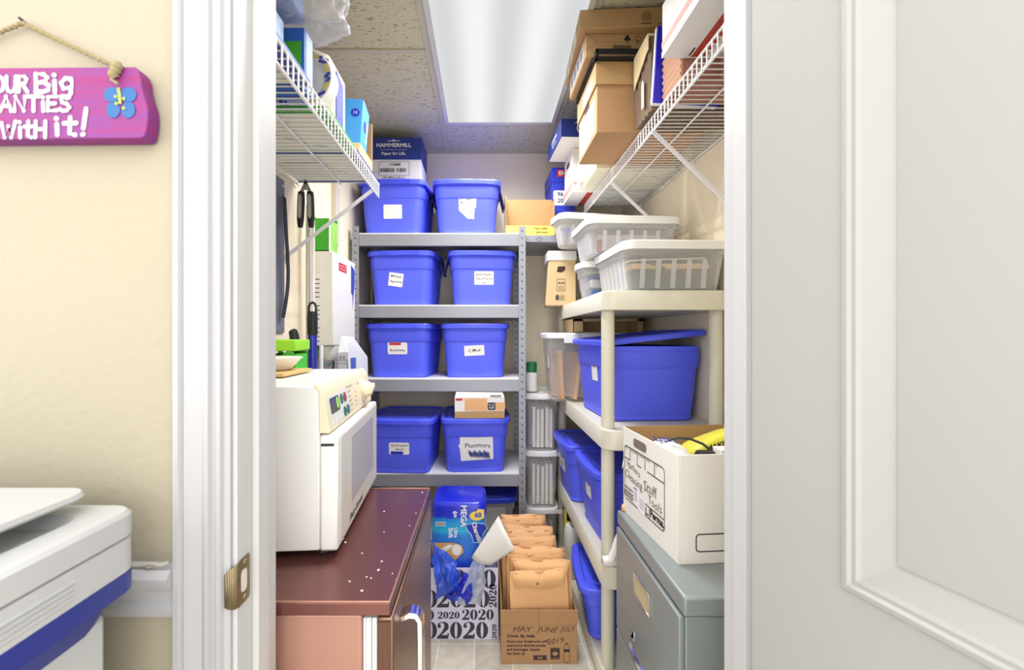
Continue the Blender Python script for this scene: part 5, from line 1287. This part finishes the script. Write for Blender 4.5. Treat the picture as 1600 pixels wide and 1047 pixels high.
b = MB(); x0, x1, y0, y1, hh, tk = -0.165, 0.16, -0.170, 0.140, 0.088, 0.003
b.box(x0, y0, hh - tk, x1, y1, hh).box(x0, y0, 0, x1, y0 + tk, hh).box(x0, y1 - tk, 0, x1, y1, hh).box(x0, y0, 0, x0 + tk, y1, hh).box(x1 - tk, y0, 0, x1, y1, hh)
b.build('shell', M_dblue, t, 0.0015)
MB().box(x0 + tk + 0.001, y0 + tk + 0.001, 0.001, x1 - tk - 0.001, y1 - tk - 0.001, 0.012).build('white_inside', M_paper, t)
F = leftf((x0, (y0+y1)/2, hh/2)); b = MB(); b.text('HAMMERMILL', F.at(0, 0.012), 0.022, bold=0.0005).text('Paper for Life.', F.at(0, -0.014), 0.016, bold=0.0003); b.strip(F, [(-0.05, 0.0), (0.05, 0.0)], 0.0015)
F = front((x0, y0, hh/2)); S = F.at(0.105, 0); b.strip(S, [(0.026 * math.cos(k * 0.3), 0.026 * math.sin(k * 0.3)) for k in range(21)], 0.005, 0.0006, True); b.strip(S, [(-0.036, 0.022), (-0.02, 0.034), (0, 0.038), (0.02, 0.034)], 0.003); b.text('TM', S, 0.016, bold=0.0004)
b.build('lettering', M_paper, t)

# ------------------------------------------------------------------ filing cabinet
CX0, CX1, CY0, CY1, CH = 0.4255, 0.872, 0.917, 1.380, 0.712
t = thing('filing_cabinet', 'grey steel two-drawer filing cabinet at the right just inside the doorway', 'cabinet', (0.65, 1.15, 0))
MB().box(CX0 + 0.006, CY0 + 0.006, 0.0, CX1, CY1 - 0.006, CH - 0.045).build('case', M_cab, t, 0.002)
b = MB(); b.box(CX0, CY0, CH - 0.042, CX1, CY1, CH); b.build('top', M_cab, t, 0.005)
for z0, z1 in ((0.352, 0.664), (0.03, 0.346)):
    d = MB().box(CX0 - 0.006, CY0 + 0.012, z0, CX0 + 0.006, CY1 - 0.012, z1).build('drawer', M_cab, t, 0.003)
    F = leftf((CX0 - 0.006, 1.145, z0 + 0.232)); b = MB()
    b.fbox(F, -0.055, -0.029, 0.055, -0.025, 0, 0.004).fbox(F, -0.055, 0.025, 0.055, 0.029, 0, 0.004).fbox(F, -0.055, -0.025, -0.051, 0.025, 0, 0.004).fbox(F, 0.051, -0.025, 0.055, 0.025, 0, 0.004)
    b.build('label_frame', M_chrome, d, 0.0006)
    MB().fbox(F, -0.051, -0.025, 0.051, 0.025, 0.0004, 0.001).build('label_card', mat('tan_card', (196, 180, 140), 0.8), d)
    F = leftf((CX0 - 0.006, 1.112, z0 + 0.080)); b = MB(); rs = []
    for i in range(13):
        u = -1 + 2 * i / 12; x = 0.098 * u; o = 0.002 + 0.024 * (1 - abs(u) ** 3.2)
        rs.append([F.p(x, yy, o + zz) for yy, zz in ((-0.010, 0), (0.010, 0), (0.007, 0.005), (-0.007, 0.005))])
    b.rings(rs); b.build('handle', M_chrome, d, 0.001)
    for s in (-1, 1): MB().fbox(F, s * 0.098 - 0.012, -0.013, s * 0.098 + 0.012, 0.013, 0, 0.004).build('handle_plate', M_chrome, d, 0.002)
    MB().fbox(F, 0.125, 0.012, 0.185, 0.016, 0, 0.0015).fbox(F, 0.125, -0.05, 0.129, 0.016, 0, 0.0015).build('pressed_mark', M_cab, d, 0.0005)

# ------------------------------------------------------------------ open records box on the cabinet
t = thing('open_records_box', 'open white records box with printed form, handwritten Cleaning Stuff Tools, on the filing cabinet', 'box', (0.4715, 1.047, CH + 0.0005), 4.8, local=True)
W, D, H = 0.375, 0.329, 0.266
b = MB(); tk = 0.004
b.box(0, 0, 0, tk, D, H).box(W - tk, 0, 0, W, D, H).box(tk, 0, 0, W - tk, tk, H).box(tk, D - tk, 0, W - tk, D, H).box(tk, tk, 0, W - tk, D - tk, tk)
b.build('body', mat('white_corrugated', (234, 230, 222), 0.75, 0, 0.02, 5), t, 0.001)
b = MB(); b.box(tk, D - tk - 0.0025, tk, W - tk, D - tk - 0.0005, H + 0.002).box(tk + 0.0005, tk + 0.001, tk, tk + 0.003, D - 0.009, H - 0.002).box(W - tk - 0.003, tk + 0.001, tk, W - tk - 0.0005, D - 0.009, H).box(tk + 0.003, tk + 0.0005, tk, W - tk - 0.003, tk + 0.0025, H - 0.004)
b.build('kraft_lining', M_kraft, t)
F = Fr((0, D, 0), (0, -1, 0), (0, 0, 1)); b = MB()      # x: from far end to near end
th = 0.0030
b.rect_line(F, 0.012, 0.048, 0.262, 0.212, 0.012, th)
b.strip(F, [(0.012, 0.174), (0.052, 0.174)], th).strip(F, [(0.10, 0.174), (0.128, 0.174)], th).strip(F, [(0.165, 0.174), (0.262, 0.174)], th)
for x in (0.052, 0.102, 0.152, 0.208): b.strip(F, [(x, 0.212), (x, 0.174)], th)
b.strip(F, [(0.012, 0.086), (0.075, 0.084)], th).strip(F, [(0.150, 0.080), (0.262, 0.080)], th).strip(F, [(0.178, 0.080), (0.178, 0.048)], th)
b.text('03325', F.at(0.040, 0.064), 0.027, bold=0.0006, shear=0.15)
b.text('Perma.', F.at(0.222, 0.066), 0.028, bold=0.0012).text('L.', F.at(0.164, 0.062), 0.026, bold=0.001)
for x, s in ((0.026, 'NAME'), (0.074, 'DEPARTMENT'), (0.126, 'CONTENTS'), (0.170, 'FROM'), (0.220, 'TO')): b.text(s, F.at(x, 0.206), 0.008)
b.text('DESTROY DATE', F.at(0.034, 0.080), 0.007)
b.build('form_print', M_ink, t)
b = MB(); b.text('Markers', F.at(0.075, 0.155, 0, -4), 0.028, hand=0.12).text('Cleaning', F.at(0.075, 0.122, 0, -3), 0.034, hand=0.12).text('Stuff', F.at(0.182, 0.130, 0, -2), 0.042, hand=0.1).text('Tools', F.at(0.210, 0.100, 0, -3), 0.034, hand=0.1)
b.build('handwriting', mat('grey_marker', (96, 96, 98), 0.8), t)
p = MB().poly(F, [(0.076, 0.058), (0.150, 0.036), (0.152, 0.086), (0.114, 0.092), (0.110, 0.105), (0.076, 0.108)], 0.0009, 0.0004).build('shipping_label', mat('label_white', (240, 236, 240), 0.7), t)
b = MB(); b.fbox(F, 0.080, 0.098, 0.104, 0.103, 0.0014, 0.0016)
for k in range(5): b.fbox(F, 0.082, 0.066 + 0.006*k, 0.104, 0.068 + 0.006*k, 0.0014, 0.0016).fbox(F, 0.118, 0.058 + 0.006*k, 0.146, 0.0595 + 0.006*k, 0.0014, 0.0016)
b.build('label_print', mat('mauve_print', (140, 120, 150), 0.7), p)
MB().poly(F, [(x + 0.118, y + 0.236) for x, y in rrect(0.084, 0.026, 0.012, 5)], 0.0003, 0.0005).build('hand_hole', mat('hole_shadow_card', (120, 108, 98), 0.9), t)
MB().poly(F, [(0.0, 0.155), (0.012, 0.175), (0.010, 0.150), (-0.006, 0.130)], 0.0012, 0.0008).build('tape_scrap', M_paper, t)
F = front((0, 0, 0)); b = MB(); b.rect_line(F, 0.045, 0.030, 0.33, 0.072, 0.008, 0.003); b.build('label_outline', M_ink, t)
# contents, in world coordinates
def bag(name, label, cat, m, c, w, d, h, seed, amp=0.018, freq=14, rz=0):
    b = MB(); cz = c[2]
    b.rings([[(x * s, y * s, z) for x, y in rrect(w, d, min(w, d) * 0.35, 6)] for z, s in ((0.0, 0.75), (h * 0.2, 0.95), (h * 0.6, 1.0), (h * 0.85, 0.85), (h, 0.5))]); b.jitter(amp, freq, seed)
    b.v = [Matrix.Rotation(R(rz), 3, 'Z') @ p + V(c) for p in b.v]
    zmin = c[2]; b.v = [V((p.x, p.y, max(p.z, zmin))) for p in b.v]
    return tag(b.build(name, m, origin=c, subdiv=1, ang=60), label, cat)
zi = CH + 0.006
t2 = thing('grocery_bag', 'crumpled white plastic bag with blue lettering inside the open records box', 'bag', (0.525, 1.20, zi))
b = MB(); b.rings([[(0.528 + x * s, 1.215 + y * s + 0.01 * (z - zi) / 0.25, z) for x, y in rrect(0.085, 0.20, 0.04, 6)] for z, s in ((zi, 0.85), (zi + 0.05, 1.0), (zi + 0.19, 1.0), (zi + 0.23, 0.85), (zi + 0.252, 0.45))]); b.jitter(0.008, 20, 6); b.jitter(0.004, 60, 2)
b.v = [V((p.x, p.y, max(p.z, zi))) for p in b.v]; b.build('bag', mat('white_film', (226, 224, 224), 0.4, 0, 0.03, 10, 0.5, 60), t2, subdiv=1, ang=60)
F = Fr((0.500, 1.235, zi + 0.246), (1, -0.30, -0.10), (0, 1, 0.5)); b = MB(); b.text('USPS', F.at(0.018, 0.0, 0.004, 6), 0.030, 0.006, bold=0.001, hand=0.1); b.build('lettering', M_dblue, t2)
t2 = thing('yellow_bag', 'yellow plastic bag with black lettering inside the open records box', 'bag', (0.66, 1.285, zi))
b = MB(); b.rings([[(0.665 + x * s + 0.03 * (1 - s), 1.275 + y * s, z + (x * 0.25 if z > zi + 0.2 else 0)) for x, y in rrect(0.17, 0.10, 0.04, 6)] for z, s in ((zi, 0.85), (zi + 0.06, 1.0), (zi + 0.20, 1.0), (zi + 0.245, 0.9), (zi + 0.262, 0.6))]); b.jitter(0.007, 18, 3)
b.v = [V((p.x, p.y, max(p.z, zi))) for p in b.v]
b.build('bag', mat('yellow_film', (222, 214, 70), 0.4, 0, 0.12, 12, 0.2, 40), t2, subdiv=1, ang=60)
F = Fr((0.665, 1.222, zi + 0.238), (1, 0.0, 0.3), (0, 0.5, 1)); b = MB(); b.text('MAKE ME', F.at(0.008, 0.0, 0.0), 0.022, 0.006, bold=0.0008); b.build('lettering', M_ink, t2)
t2 = thing('tool_cord', 'black tool with looped cord lying over the bags in the open records box', 'tool', (0.56, 1.10, zi + 0.24))
MB().tube([(0.510, 1.19, zi + 0.262), (0.530, 1.185, zi + 0.270), (0.556, 1.165, zi + 0.272), (0.575, 1.135, zi + 0.266), (0.583, 1.10, zi + 0.254)], 0.0035, 8).build('cord', M_black, t2)
b = MB(); b.rings([[(0.556 + x * s, 1.084 + y * s, z) for x, y in rrect(0.052, 0.034, 0.012, 4)] for z, s in ((zi, 0.8), (zi + 0.22, 1.0), (zi + 0.252, 0.95), (zi + 0.260, 0.8))]); b.build('tool_body', M_black, t2)
MB().lathe([(0.007, 0), (0.006, 0.003), (0.001, 0.003)], (0.560, 1.0668, zi + 0.249), 14, (0, -1, 0)).build('screw', M_chrome, t2)
tag(MB().box(0.590, 1.075, zi, 0.68, 1.115, zi + 0.266).build('white_packet', M_paper, origin=(0.635, 1.095, zi), bevel=0.003), 'white packet standing beside the black tool inside the open records box', 'packet')
tag(bag('cloth_scrap', 'small tan cloth scrap wedged behind the open records box on the cabinet', 'cloth', M_manila, (0.447, 1.368, CH + 0.0005), 0.02, 0.016, 0.022, 8, 0.003, 60), None)

# ------------------------------------------------------------------ floor: paper bag printed 2020, toilet paper, envelope box
M_lav = mat('pale_lavender_paper', (226, 222, 246), 0.7)
GX0, GX1, GY0, GY1, GH = -0.245, 0.060, 1.800, 2.080, 0.30
t = thing('gift_bag', 'white paper bag printed all over with black 2020 numbers standing on the floor', 'bag', (-0.09, 1.94, 0))
b = MB(); tk = 0.0015
b.box(GX0, GY0, 0.001, GX1, GY0 + tk, GH).box(GX0, GY1 - tk, 0.001, GX1, GY1, GH + 0.01).box(GX0, GY0 + tk, 0.001, GX0 + tk, GY1 - tk, GH).box(GX1 - tk, GY0 + tk, 0.001, GX1, GY1 - tk, GH).box(GX0 + tk, GY0 + tk, 0.001, GX1 - tk, GY1 - tk, 0.003)
b.build('body', M_lav, t)
Z2 = [(0.0,0),(0.93,0),(1.0,0.46),(0.93,0.46),(0.84,0.30),(0.36,0.30),(0.64,0.52),(0.93,0.80),(0.98,1.05),(0.90,1.27),(0.64,1.40),(0.34,1.39),(0.10,1.26),(0.02,1.06),(0.07,0.92),(0.2,0.87),(0.32,0.95),(0.33,1.08),(0.24,1.19),(0.30,1.30),(0.44,1.33),(0.56,1.24),(0.62,1.04),(0.54,0.80),(0.36,0.50),(0.0,0.14)]
def dig(b, F, c, x, y, h, z=0.0007, thick=0.42):
    s = h / 1.4; w = s
    if c == '2': b.poly(F, [(x + px * s, y + py * s) for px, py in Z2], z)
    else:
        n = 22; o = [(x + w*0.5 + w*0.5*math.cos(2*math.pi*k/n), y + h*0.5 + h*0.5*math.sin(2*math.pi*k/n)) for k in range(n)]
        i = [(x + w*0.5 + w*0.5*(1-thick)*0.42*math.cos(2*math.pi*k/n), y + h*0.5 + h*0.46*math.sin(2*math.pi*k/n)) for k in range(n)]
        vs = [F.p(px, py, z) for px, py in o + i]; b.add(vs, [(k, (k+1)%n, n+(k+1)%n, n+k) for k in range(n)])
    return w
def year(b, F, x, y, h, gap=0.06):
    for c in '2020': x += dig(b, F, c, x, y, h) + h * gap
    return x
F = front((0, GY0, 0)); b = MB()
def yrow(F, x, x1, y, h):
    while x < x1 - h * 0.2:
        x = year(b, F, x, y, h) + h * 0.22
b_ = b
year(b, F, -0.195, 0.005, 0.070); dig(b, F, '0', -0.245, 0.005, 0.070)
year(b, F, -0.192, 0.088, 0.030); year(b, F, -0.091, 0.083, 0.044, 0.05)
year(b, F, -0.195, 0.135, 0.072); dig(b, F, '0', -0.245, 0.135, 0.072); dig(b, F, '0', -0.236, 0.083, 0.04)
year(b, F.at(0.053, 0.004, 0, 90), 0, 0, 0.020); year(b, F.at(0.053, 0.135, 0, 90), 0, 0, 0.032)
dig(b, F, '0', -0.006, 0.215, 0.078); dig(b, F, '2', -0.066, 0.215, 0.078); dig(b, F, '0', -0.130, 0.215, 0.078); dig(b, F, '2', -0.195, 0.215, 0.078)
b.build('printed_numbers', mat('slate_black_print', (58, 60, 76), 0.7), t)

# toilet paper pack standing in the bag
TPX0, TPX1, TPY0, TPY1 = -0.225, 0.012, 1.83, 2.06
t = thing('toilet_paper_pack', 'torn blue plastic pack of toilet paper standing in the 2020 paper bag', 'pack', (-0.1, 1.94, 0.0035))
m = bpy.data.materials.new('toilet_pack_film'); m.use_nodes = True; nt = m.node_tree; bs = nt.nodes['Principled BSDF']; bs.inputs['Roughness'].default_value = 0.25
tc = nt.nodes.new('ShaderNodeTexCoord'); sp = nt.nodes.new('ShaderNodeSeparateXYZ'); nt.links.new(tc.outputs['Object'], sp.inputs[0])
rp = nt.nodes.new('ShaderNodeValToRGB'); mr = nt.nodes.new('ShaderNodeMapRange'); mr.inputs[1].default_value = 0.30; mr.inputs[2].default_value = 0.56
nz = nt.nodes.new('ShaderNodeTexNoise'); nz.inputs['Scale'].default_value = 9; ad = nt.nodes.new('ShaderNodeMath'); ad.operation = 'MULTIPLY_ADD'; ad.inputs[1].default_value = 0.05; nt.links.new(tc.outputs['Object'], nz.inputs['Vector'])
nt.links.new(nz.outputs[0], ad.inputs[0]); nt.links.new(sp.outputs[2], ad.inputs[2]); nt.links.new(ad.outputs[0], mr.inputs[0]); nt.links.new(mr.outputs[0], rp.inputs[0])
e = rp.color_ramp.elements
def rgbl(r, g, b_): return (lin(r), lin(g), lin(b_), 1)
e[0].position = 0.0; e[0].color = rgbl(40, 70, 215); e[1].position = 1.0; e[1].color = rgbl(34, 44, 200)
for pos, c in ((0.25, rgbl(44, 110, 225)), (0.55, rgbl(40, 130, 228)), (0.62, rgbl(40, 190, 236)), (0.80, rgbl(30, 140, 226)), (0.84, rgbl(36, 52, 205))):
    x_ = e.new(pos); x_.color = c
nt.links.new(rp.outputs[0], bs.inputs['Base Color']); M_tp = m
b = MB(); cx, cy = (TPX0 + TPX1) / 2, (TPY0 + TPY1) / 2; w, d = TPX1 - TPX0, TPY1 - TPY0
prof = [(0.005, 0.92), (0.02, 0.98), (0.10, 0.98), (0.20, 0.99), (0.30, 0.99), (0.40, 1.0), (0.48, 1.0), (0.535, 0.99), (0.552, 0.95), (0.558, 0.85)]
b.rings([[(cx + x * s, cy + y * s, z) for x, y in rrect(w, d, 0.045, 6)] for z, s in prof]); i0 = 0; b.jitter(0.004, 22, 5)
b.v = [V((p.x, p.y, max(p.z, 0.0045))) for p in b.v]
b.build('pack', M_tp, t, ang=60)
F = front((cx, TPY0 - 0.003, 0)); b = MB()
b.text('MEGA', F.at(0.020, 0.505, 0, -90), 0.034, bold=0.0012).text('6=', F.at(-0.016, 0.512, 0, -90), 0.026, bold=0.001).text('Ultra', F.at(-0.012, 0.435, 0, -90), 0.020, bold=0.0008).text('Soft', F.at(-0.034, 0.434, 0, -90), 0.026, bold=0.001)
b.fbox(F, -0.098, 0.462, -0.056, 0.480, 0.0004, 0.001)
b.build('lettering', mat('pale_lettering', (232, 240, 250), 0.6), t)
b = MB(); b.strip(F.at(0.076, 0.432), [(-0.046, 0.036), (0.0, 0.044), (0.036, 0.040), (0.044, 0.02), (0.026, -0.004), (0.028, -0.036), (-0.012, -0.040), (-0.022, -0.008), (-0.040, 0.014)], 0.004, 0.0008, True); b.build('logo_outline', mat('pale_cyan_print', (150, 220, 250), 0.6), t)
b = MB(); b.poly(F.at(0.076, 0.432), [(-0.044, 0.035), (0.0, 0.043), (0.035, 0.039), (0.043, 0.02), (0.025, -0.004), (0.027, -0.035), (-0.011, -0.039), (-0.021, -0.008), (-0.039, 0.014)], 0.0004); lg = b.build('logo_shape', M_royal, t)
MB().text('Charmin', F.at(0.076, 0.435, 0, -72), 0.026, 0.0012, bold=0.001).build('logo_text', M_paper, lg)
b = MB(); b.ell(F, 0.076, 0.505, 0.030, 0.020, 0.0006).poly(F, [(0.068, 0.500), (0.108, 0.495), (0.108, 0.532), (0.080, 0.535)], 0.0007); yb = b.build('yellow_burst', M_yellow, t)
MB().text('60', F.at(0.082, 0.508), 0.028, 0.0014, bold=0.001).build('burst_text', M_royal, yb)
b = MB()
for k in range(14): b.fbox(F, -0.096 + 0.0028 * k, 0.464, -0.0948 + 0.0028 * k + 0.0008 * (k % 2), 0.478, 0.0012, 0.0014)
b.build('barcode', M_ink, t)
# open tear with a bare roll showing
b = MB(); b.poly(F, [(-0.113, 0.392), (-0.02, 0.392), (0.014, 0.380), (0.022, 0.352), (-0.010, 0.322), (-0.040, 0.300), (-0.060, 0.262), (-0.085, 0.300), (-0.113, 0.345)], 0.0006); tr = b.build('tear_panel', mat('tan_print', (206, 160, 110), 0.6, 0, 0.12, 20), t)
b = MB(); b.ell(F, -0.008, 0.362, 0.020, 0.024, 0.0012).poly(F, [(-0.085, 0.362), (-0.04, 0.385), (-0.02, 0.380), (-0.055, 0.355), (-0.062, 0.290), (-0.078, 0.300)], 0.0014); b.build('roll_print', M_paper, tr)
# torn film hanging over the front of the bag
def flap(name, m, pts_top, pts_bot, y_out, seed, amp=0.012):
    b = MB(); n, k = 22, 18; vs = []
    for j in range(k + 1):
        v = j / k
        for i in range(n + 1):
            u = i / n
            a = V(pts_top[0]).lerp(V(pts_top[1]), u); c = V(pts_bot[0]).lerp(V(pts_bot[1]), u)
            p = a.lerp(c, v); p.y = (TPY0 - 0.010) * (1 - v) + (GY0 - 0.006) * v - y_out * math.sin(math.pi * min(1, v * 1.1)) * (0.7 + 0.3 * math.cos(u * 9))
            vs.append(p)
    b.add(vs, [(j*(n+1)+i, j*(n+1)+i+1, (j+1)*(n+1)+i+1, (j+1)*(n+1)+i) for j in range(k) for i in range(n)])
    b.jitter(amp * 1.3, 24, seed); b.jitter(amp * 0.6, 70, seed + 3)
    b.v = [V((p.x, min(p.y, GY0 - 0.004 if p.z < GH + 0.01 else TPY0 - 0.008), p.z)) for p in b.v]
    return b.build(name, m, t, subdiv=1, ang=70, solid=0)
M_tf = mat('torn_blue_film', (52, 88, 220), 0.22, 0, 0.5, 30, 0.5, 50)
M_tf2 = film('torn_clear_film', (214, 226, 250), 0.5, 0.12, 0.5, 40)
flap('torn_film', M_tf, ((-0.222, 0, 0.40), (-0.10, 0, 0.30)), ((-0.190, 0, 0.190), (-0.095, 0, 0.165)), 0.030, 2)
flap('torn_film', M_tf2, ((-0.01, 0, 0.42), (0.020, 0, 0.36)), ((-0.115, 0, 0.150), (-0.012, 0, 0.150)), 0.045, 4)
flap('torn_film', mat('deep_blue_film', (40, 52, 200), 0.22, 0, 0.4, 30, 0.5, 50), ((-0.085, 0, 0.285), (-0.03, 0, 0.27)), ((-0.150, 0, 0.175), (-0.060, 0, 0.150)), 0.050, 7)
F = front((-0.085, GY0 - 0.055, 0.225)); 
# loose white sheets between bag and box
t2 = thing('paper_sheet', 'loose white printed sheet leaning between the 2020 bag and the kraft envelope box', 'paper', (0.06, 1.77, 0.25))
b = MB(); n = 8; vs = []
A, B_, C_, D_ = P(803, 838, 1.70), P(783, 810, 1.74), P(752, 850, 1.775), P(776, 888, 1.725)
A2, B2, C2, D2 = P(804, 858, 1.70), P(779, 806, 1.76), P(736, 872, 1.772), P(766, 884, 1.772)
for j in range(n + 1):
    for i in range(n + 1):
        u, v = i / n, j / n
        p = (C2.lerp(B2, v)).lerp(D2.lerp(A2, v), u); p.y -= 0.012 * math.sin(math.pi * u); vs.append(p)
b.add(vs, [(j*(n+1)+i, j*(n+1)+i+1, (j+1)*(n+1)+i+1, (j+1)*(n+1)+i) for j in range(n) for i in range(n)])
b.build('sheet', M_paper, t2, solid=0.0006, ang=60)

# kraft box of envelopes
t = thing('envelope_box', 'kraft carton marked May June July 2019, full of manila envelopes, on the floor', 'box', (0.215, 1.92, 0))
EX0, EX1, EY0, EY1, EH = 0.067, 0.360, 1.668, 2.20, 0.205; tk = 0.004
b = MB()
b.box(EX0, EY0, 0.001, EX1, EY0 + tk, EH).box(EX0, EY1 - tk, 0.001, EX1, EY1, EH).box(EX0, EY0 + tk, 0.001, EX0 + tk, EY1 - tk, EH + 0.02).box(EX1 - tk, EY0 + tk, 0.001, EX1, EY1 - tk, EH).box(EX0 + tk, EY0 + tk, 0.001, EX1 - tk, EY1 - tk, 0.005)
b.build('body', M_kraft2, t, 0.001)
F = front((EX0, EY0, 0)); b = MB()
b.box(EX0 - 0.003, EY0 - 0.005, EH - 0.052, EX1 + 0.003, EY0 - 0.0005, EH + 0.006); b.build('folded_flap', M_kraft2, t, 0.002)
MB().fbox(F, 0.144, EH - 0.052, 0.1455, EH + 0.004, 0.0052, 0.0056).build('flap_slit', mat('brown_ink', (110, 80, 56), 0.8), t)
b = MB()
b.text('Crunch. Sip. Smile.', F.at(0.022, 0.108), 0.0145, align='LEFT', bold=0.0006)
for k, s in enumerate(('Stock your breakroom with', "everyone's favorite snacks", 'and beverages. Staples', 'has them all.')): b.text(s, F.at(0.022, 0.087 - 0.0155 * k), 0.0142, align='LEFT', bold=0.0004)
S = F.at(0.150, 0.024); b.fbox(S, -0.022, -0.009, 0.022, 0.009, 0.0004, 0.0008).fbox(S, -0.026, -0.011, -0.023, 0.011, 0.0004, 0.0008).fbox(S, 0.023, -0.011, 0.026, 0.011, 0.0004, 0.0008)
S = F.at(0.208, 0.040); b.fbox(S, -0.018, -0.017, 0.018, 0.017, 0.0004, 0.0008).fbox(S, -0.019, 0.019, 0.019, 0.022, 0.0004, 0.0008).fbox(S, -0.019, -0.022, 0.019, -0.019, 0.0004, 0.0008)
S = F.at(0.253, 0.043); bo = [(-0.005, 0.036), (-0.005, 0.031), (-0.011, 0.022), (-0.0115, 0.006), (-0.009, -0.004), (-0.0115, -0.016), (-0.0115, -0.034), (-0.007, -0.037)]
b.strip(S, bo + [(-x, y) for x, y in reversed(bo)], 0.0018, 0.0006, True).fbox(S, -0.0115, 0.003, 0.0115, 0.014, 0.0004, 0.0008).fbox(S, -0.005, 0.033, 0.005, 0.037, 0.0004, 0.0008)
b.build('print', mat('dark_brown_print', (60, 44, 50), 0.8), t)
b = MB(); S = F.at(0.208, 0.040); b.ell(S, 0, 0, 0.009, 0.009, 0.0010).fbox(S, -0.013, -0.002, 0.013, 0.003, 0.0010, 0.0013).text('BAR', F.at(0.150, 0.024), 0.011, 0.0012, bold=0.0004); b.build('print_highlight', M_kraft2, t)
b = MB(); b.text('MAY', F.at(0.078, 0.132), 0.031, hand=0.12, shear=0.25, sx=1.15).text('JUNE', F.at(0.178, 0.132), 0.029, hand=0.12, shear=0.2, sx=1.15).text('JULY', F.at(0.256, 0.135), 0.026, hand=0.12, shear=0.3, sx=0.95).text('2019', F.at(0.208, 0.088, 0, 5), 0.030, hand=0.1, shear=0.2, sx=1.1)
b.build('handwriting', mat('marker_brown', (86, 60, 44), 0.8), t)
ords = ('frontmost', 'second', 'third', 'fourth', 'fifth', 'sixth', 'seventh', 'eighth', 'ninth', 'tenth', 'eleventh')
proto = None
specs = [(1.695, 0.222, 0.232, 0.335, 3), (1.735, 0.232, 0.25, 0.352, -2), (1.785, 0.222, 0.26, 0.350, 4), (1.835, 0.215, 0.25, 0.358, -3), (1.885, 0.208, 0.245, 0.352, 2), (1.935, 0.206, 0.25, 0.356, -2), (1.985, 0.205, 0.24, 0.362, 3), (2.035, 0.200, 0.245, 0.358, -3), (2.085, 0.200, 0.235, 0.366, 2), (2.135, 0.198, 0.23, 0.370, -1)]
for i, (y, x, w, h, rz) in enumerate(specs):
    lab = '%s manila envelope %sin the kraft May June July box' % (ords[i], '' if i == 0 else 'from the front ')
    e = thing('envelope', lab, 'envelope', (x, y, 0.006), 0, 'manila envelopes in the kraft box', local=True, rot=(R(-3.0 - 0.7 * ((i * 7) % 3) if i else -2.5), R(((i * 5) % 4 - 1.5) * 0.8), R(rz * 1.5)))
    b = MB(); n = 8; rs = []
    for z, s, th in ((0.001, 1.0, 0.010), (h * 0.3, 1.0, 0.030), (h * 0.7, 0.985, 0.026), (h - 0.045, 0.98, 0.010), (h - 0.002, 0.965, 0.006)):
        fr = [(-w/2*s + w*s*k/n, -th/2 - 0.004 * math.sin(k * 1.9 + i) * (z / h)) for k in range(n + 1)]
        rs.append([(px, py, z) for px, py in fr] + [(-px, th/2 + 0.003 * math.sin(px * 30 + i), z) for px, py in fr])
    b.rings(rs); b.jitter(0.003, 25, i)
    b.v = [V((p.x, p.y, max(p.z, 0.001))) for p in b.v]
    b.build('body', (M_manila, M_manila2)[i % 2], e, ang=25)
    # flap folded over the front
    b = MB(); zt2 = h + 0.001
    top = [(-w/2*0.95 + w*0.95*k/n, -0.002 + 0.002 * math.sin(k * 2.1 + i), zt2 + 0.003 * math.sin(k + i)) for k in range(n + 1)]
    fd = 0.052 - 0.006 * (i % 3)
    bot = [(-w/2*0.80 + w*0.80*k/n, -0.026 - 0.010 * (i % 2) + 0.004 * math.sin(k * 1.3 + i), zt2 - fd + 0.006 * math.sin(k * 0.9 + i * 2)) for k in range(n + 1)]
    b.add(top + bot, [(k, n + 1 + k, n + 2 + k, k + 1) for k in range(n)]); b.build('flap', (M_manila, M_manila2)[(i + 1) % 2 if i % 3 else 0], e, solid=0.0012, ang=30)
    MB().box(-0.012, -0.033 - 0.010 * (i % 2), zt2 - fd + 0.010, -0.004, -0.022 - 0.010 * (i % 2), zt2 - fd + 0.014).build('clasp', mat('brass_clasp', (120, 96, 60), 0.5), e)

# ------------------------------------------------------------------ tidy
for o in scene.objects:
    for k in ('_w', '_d', '_h'):
        if k in o: del o[k]
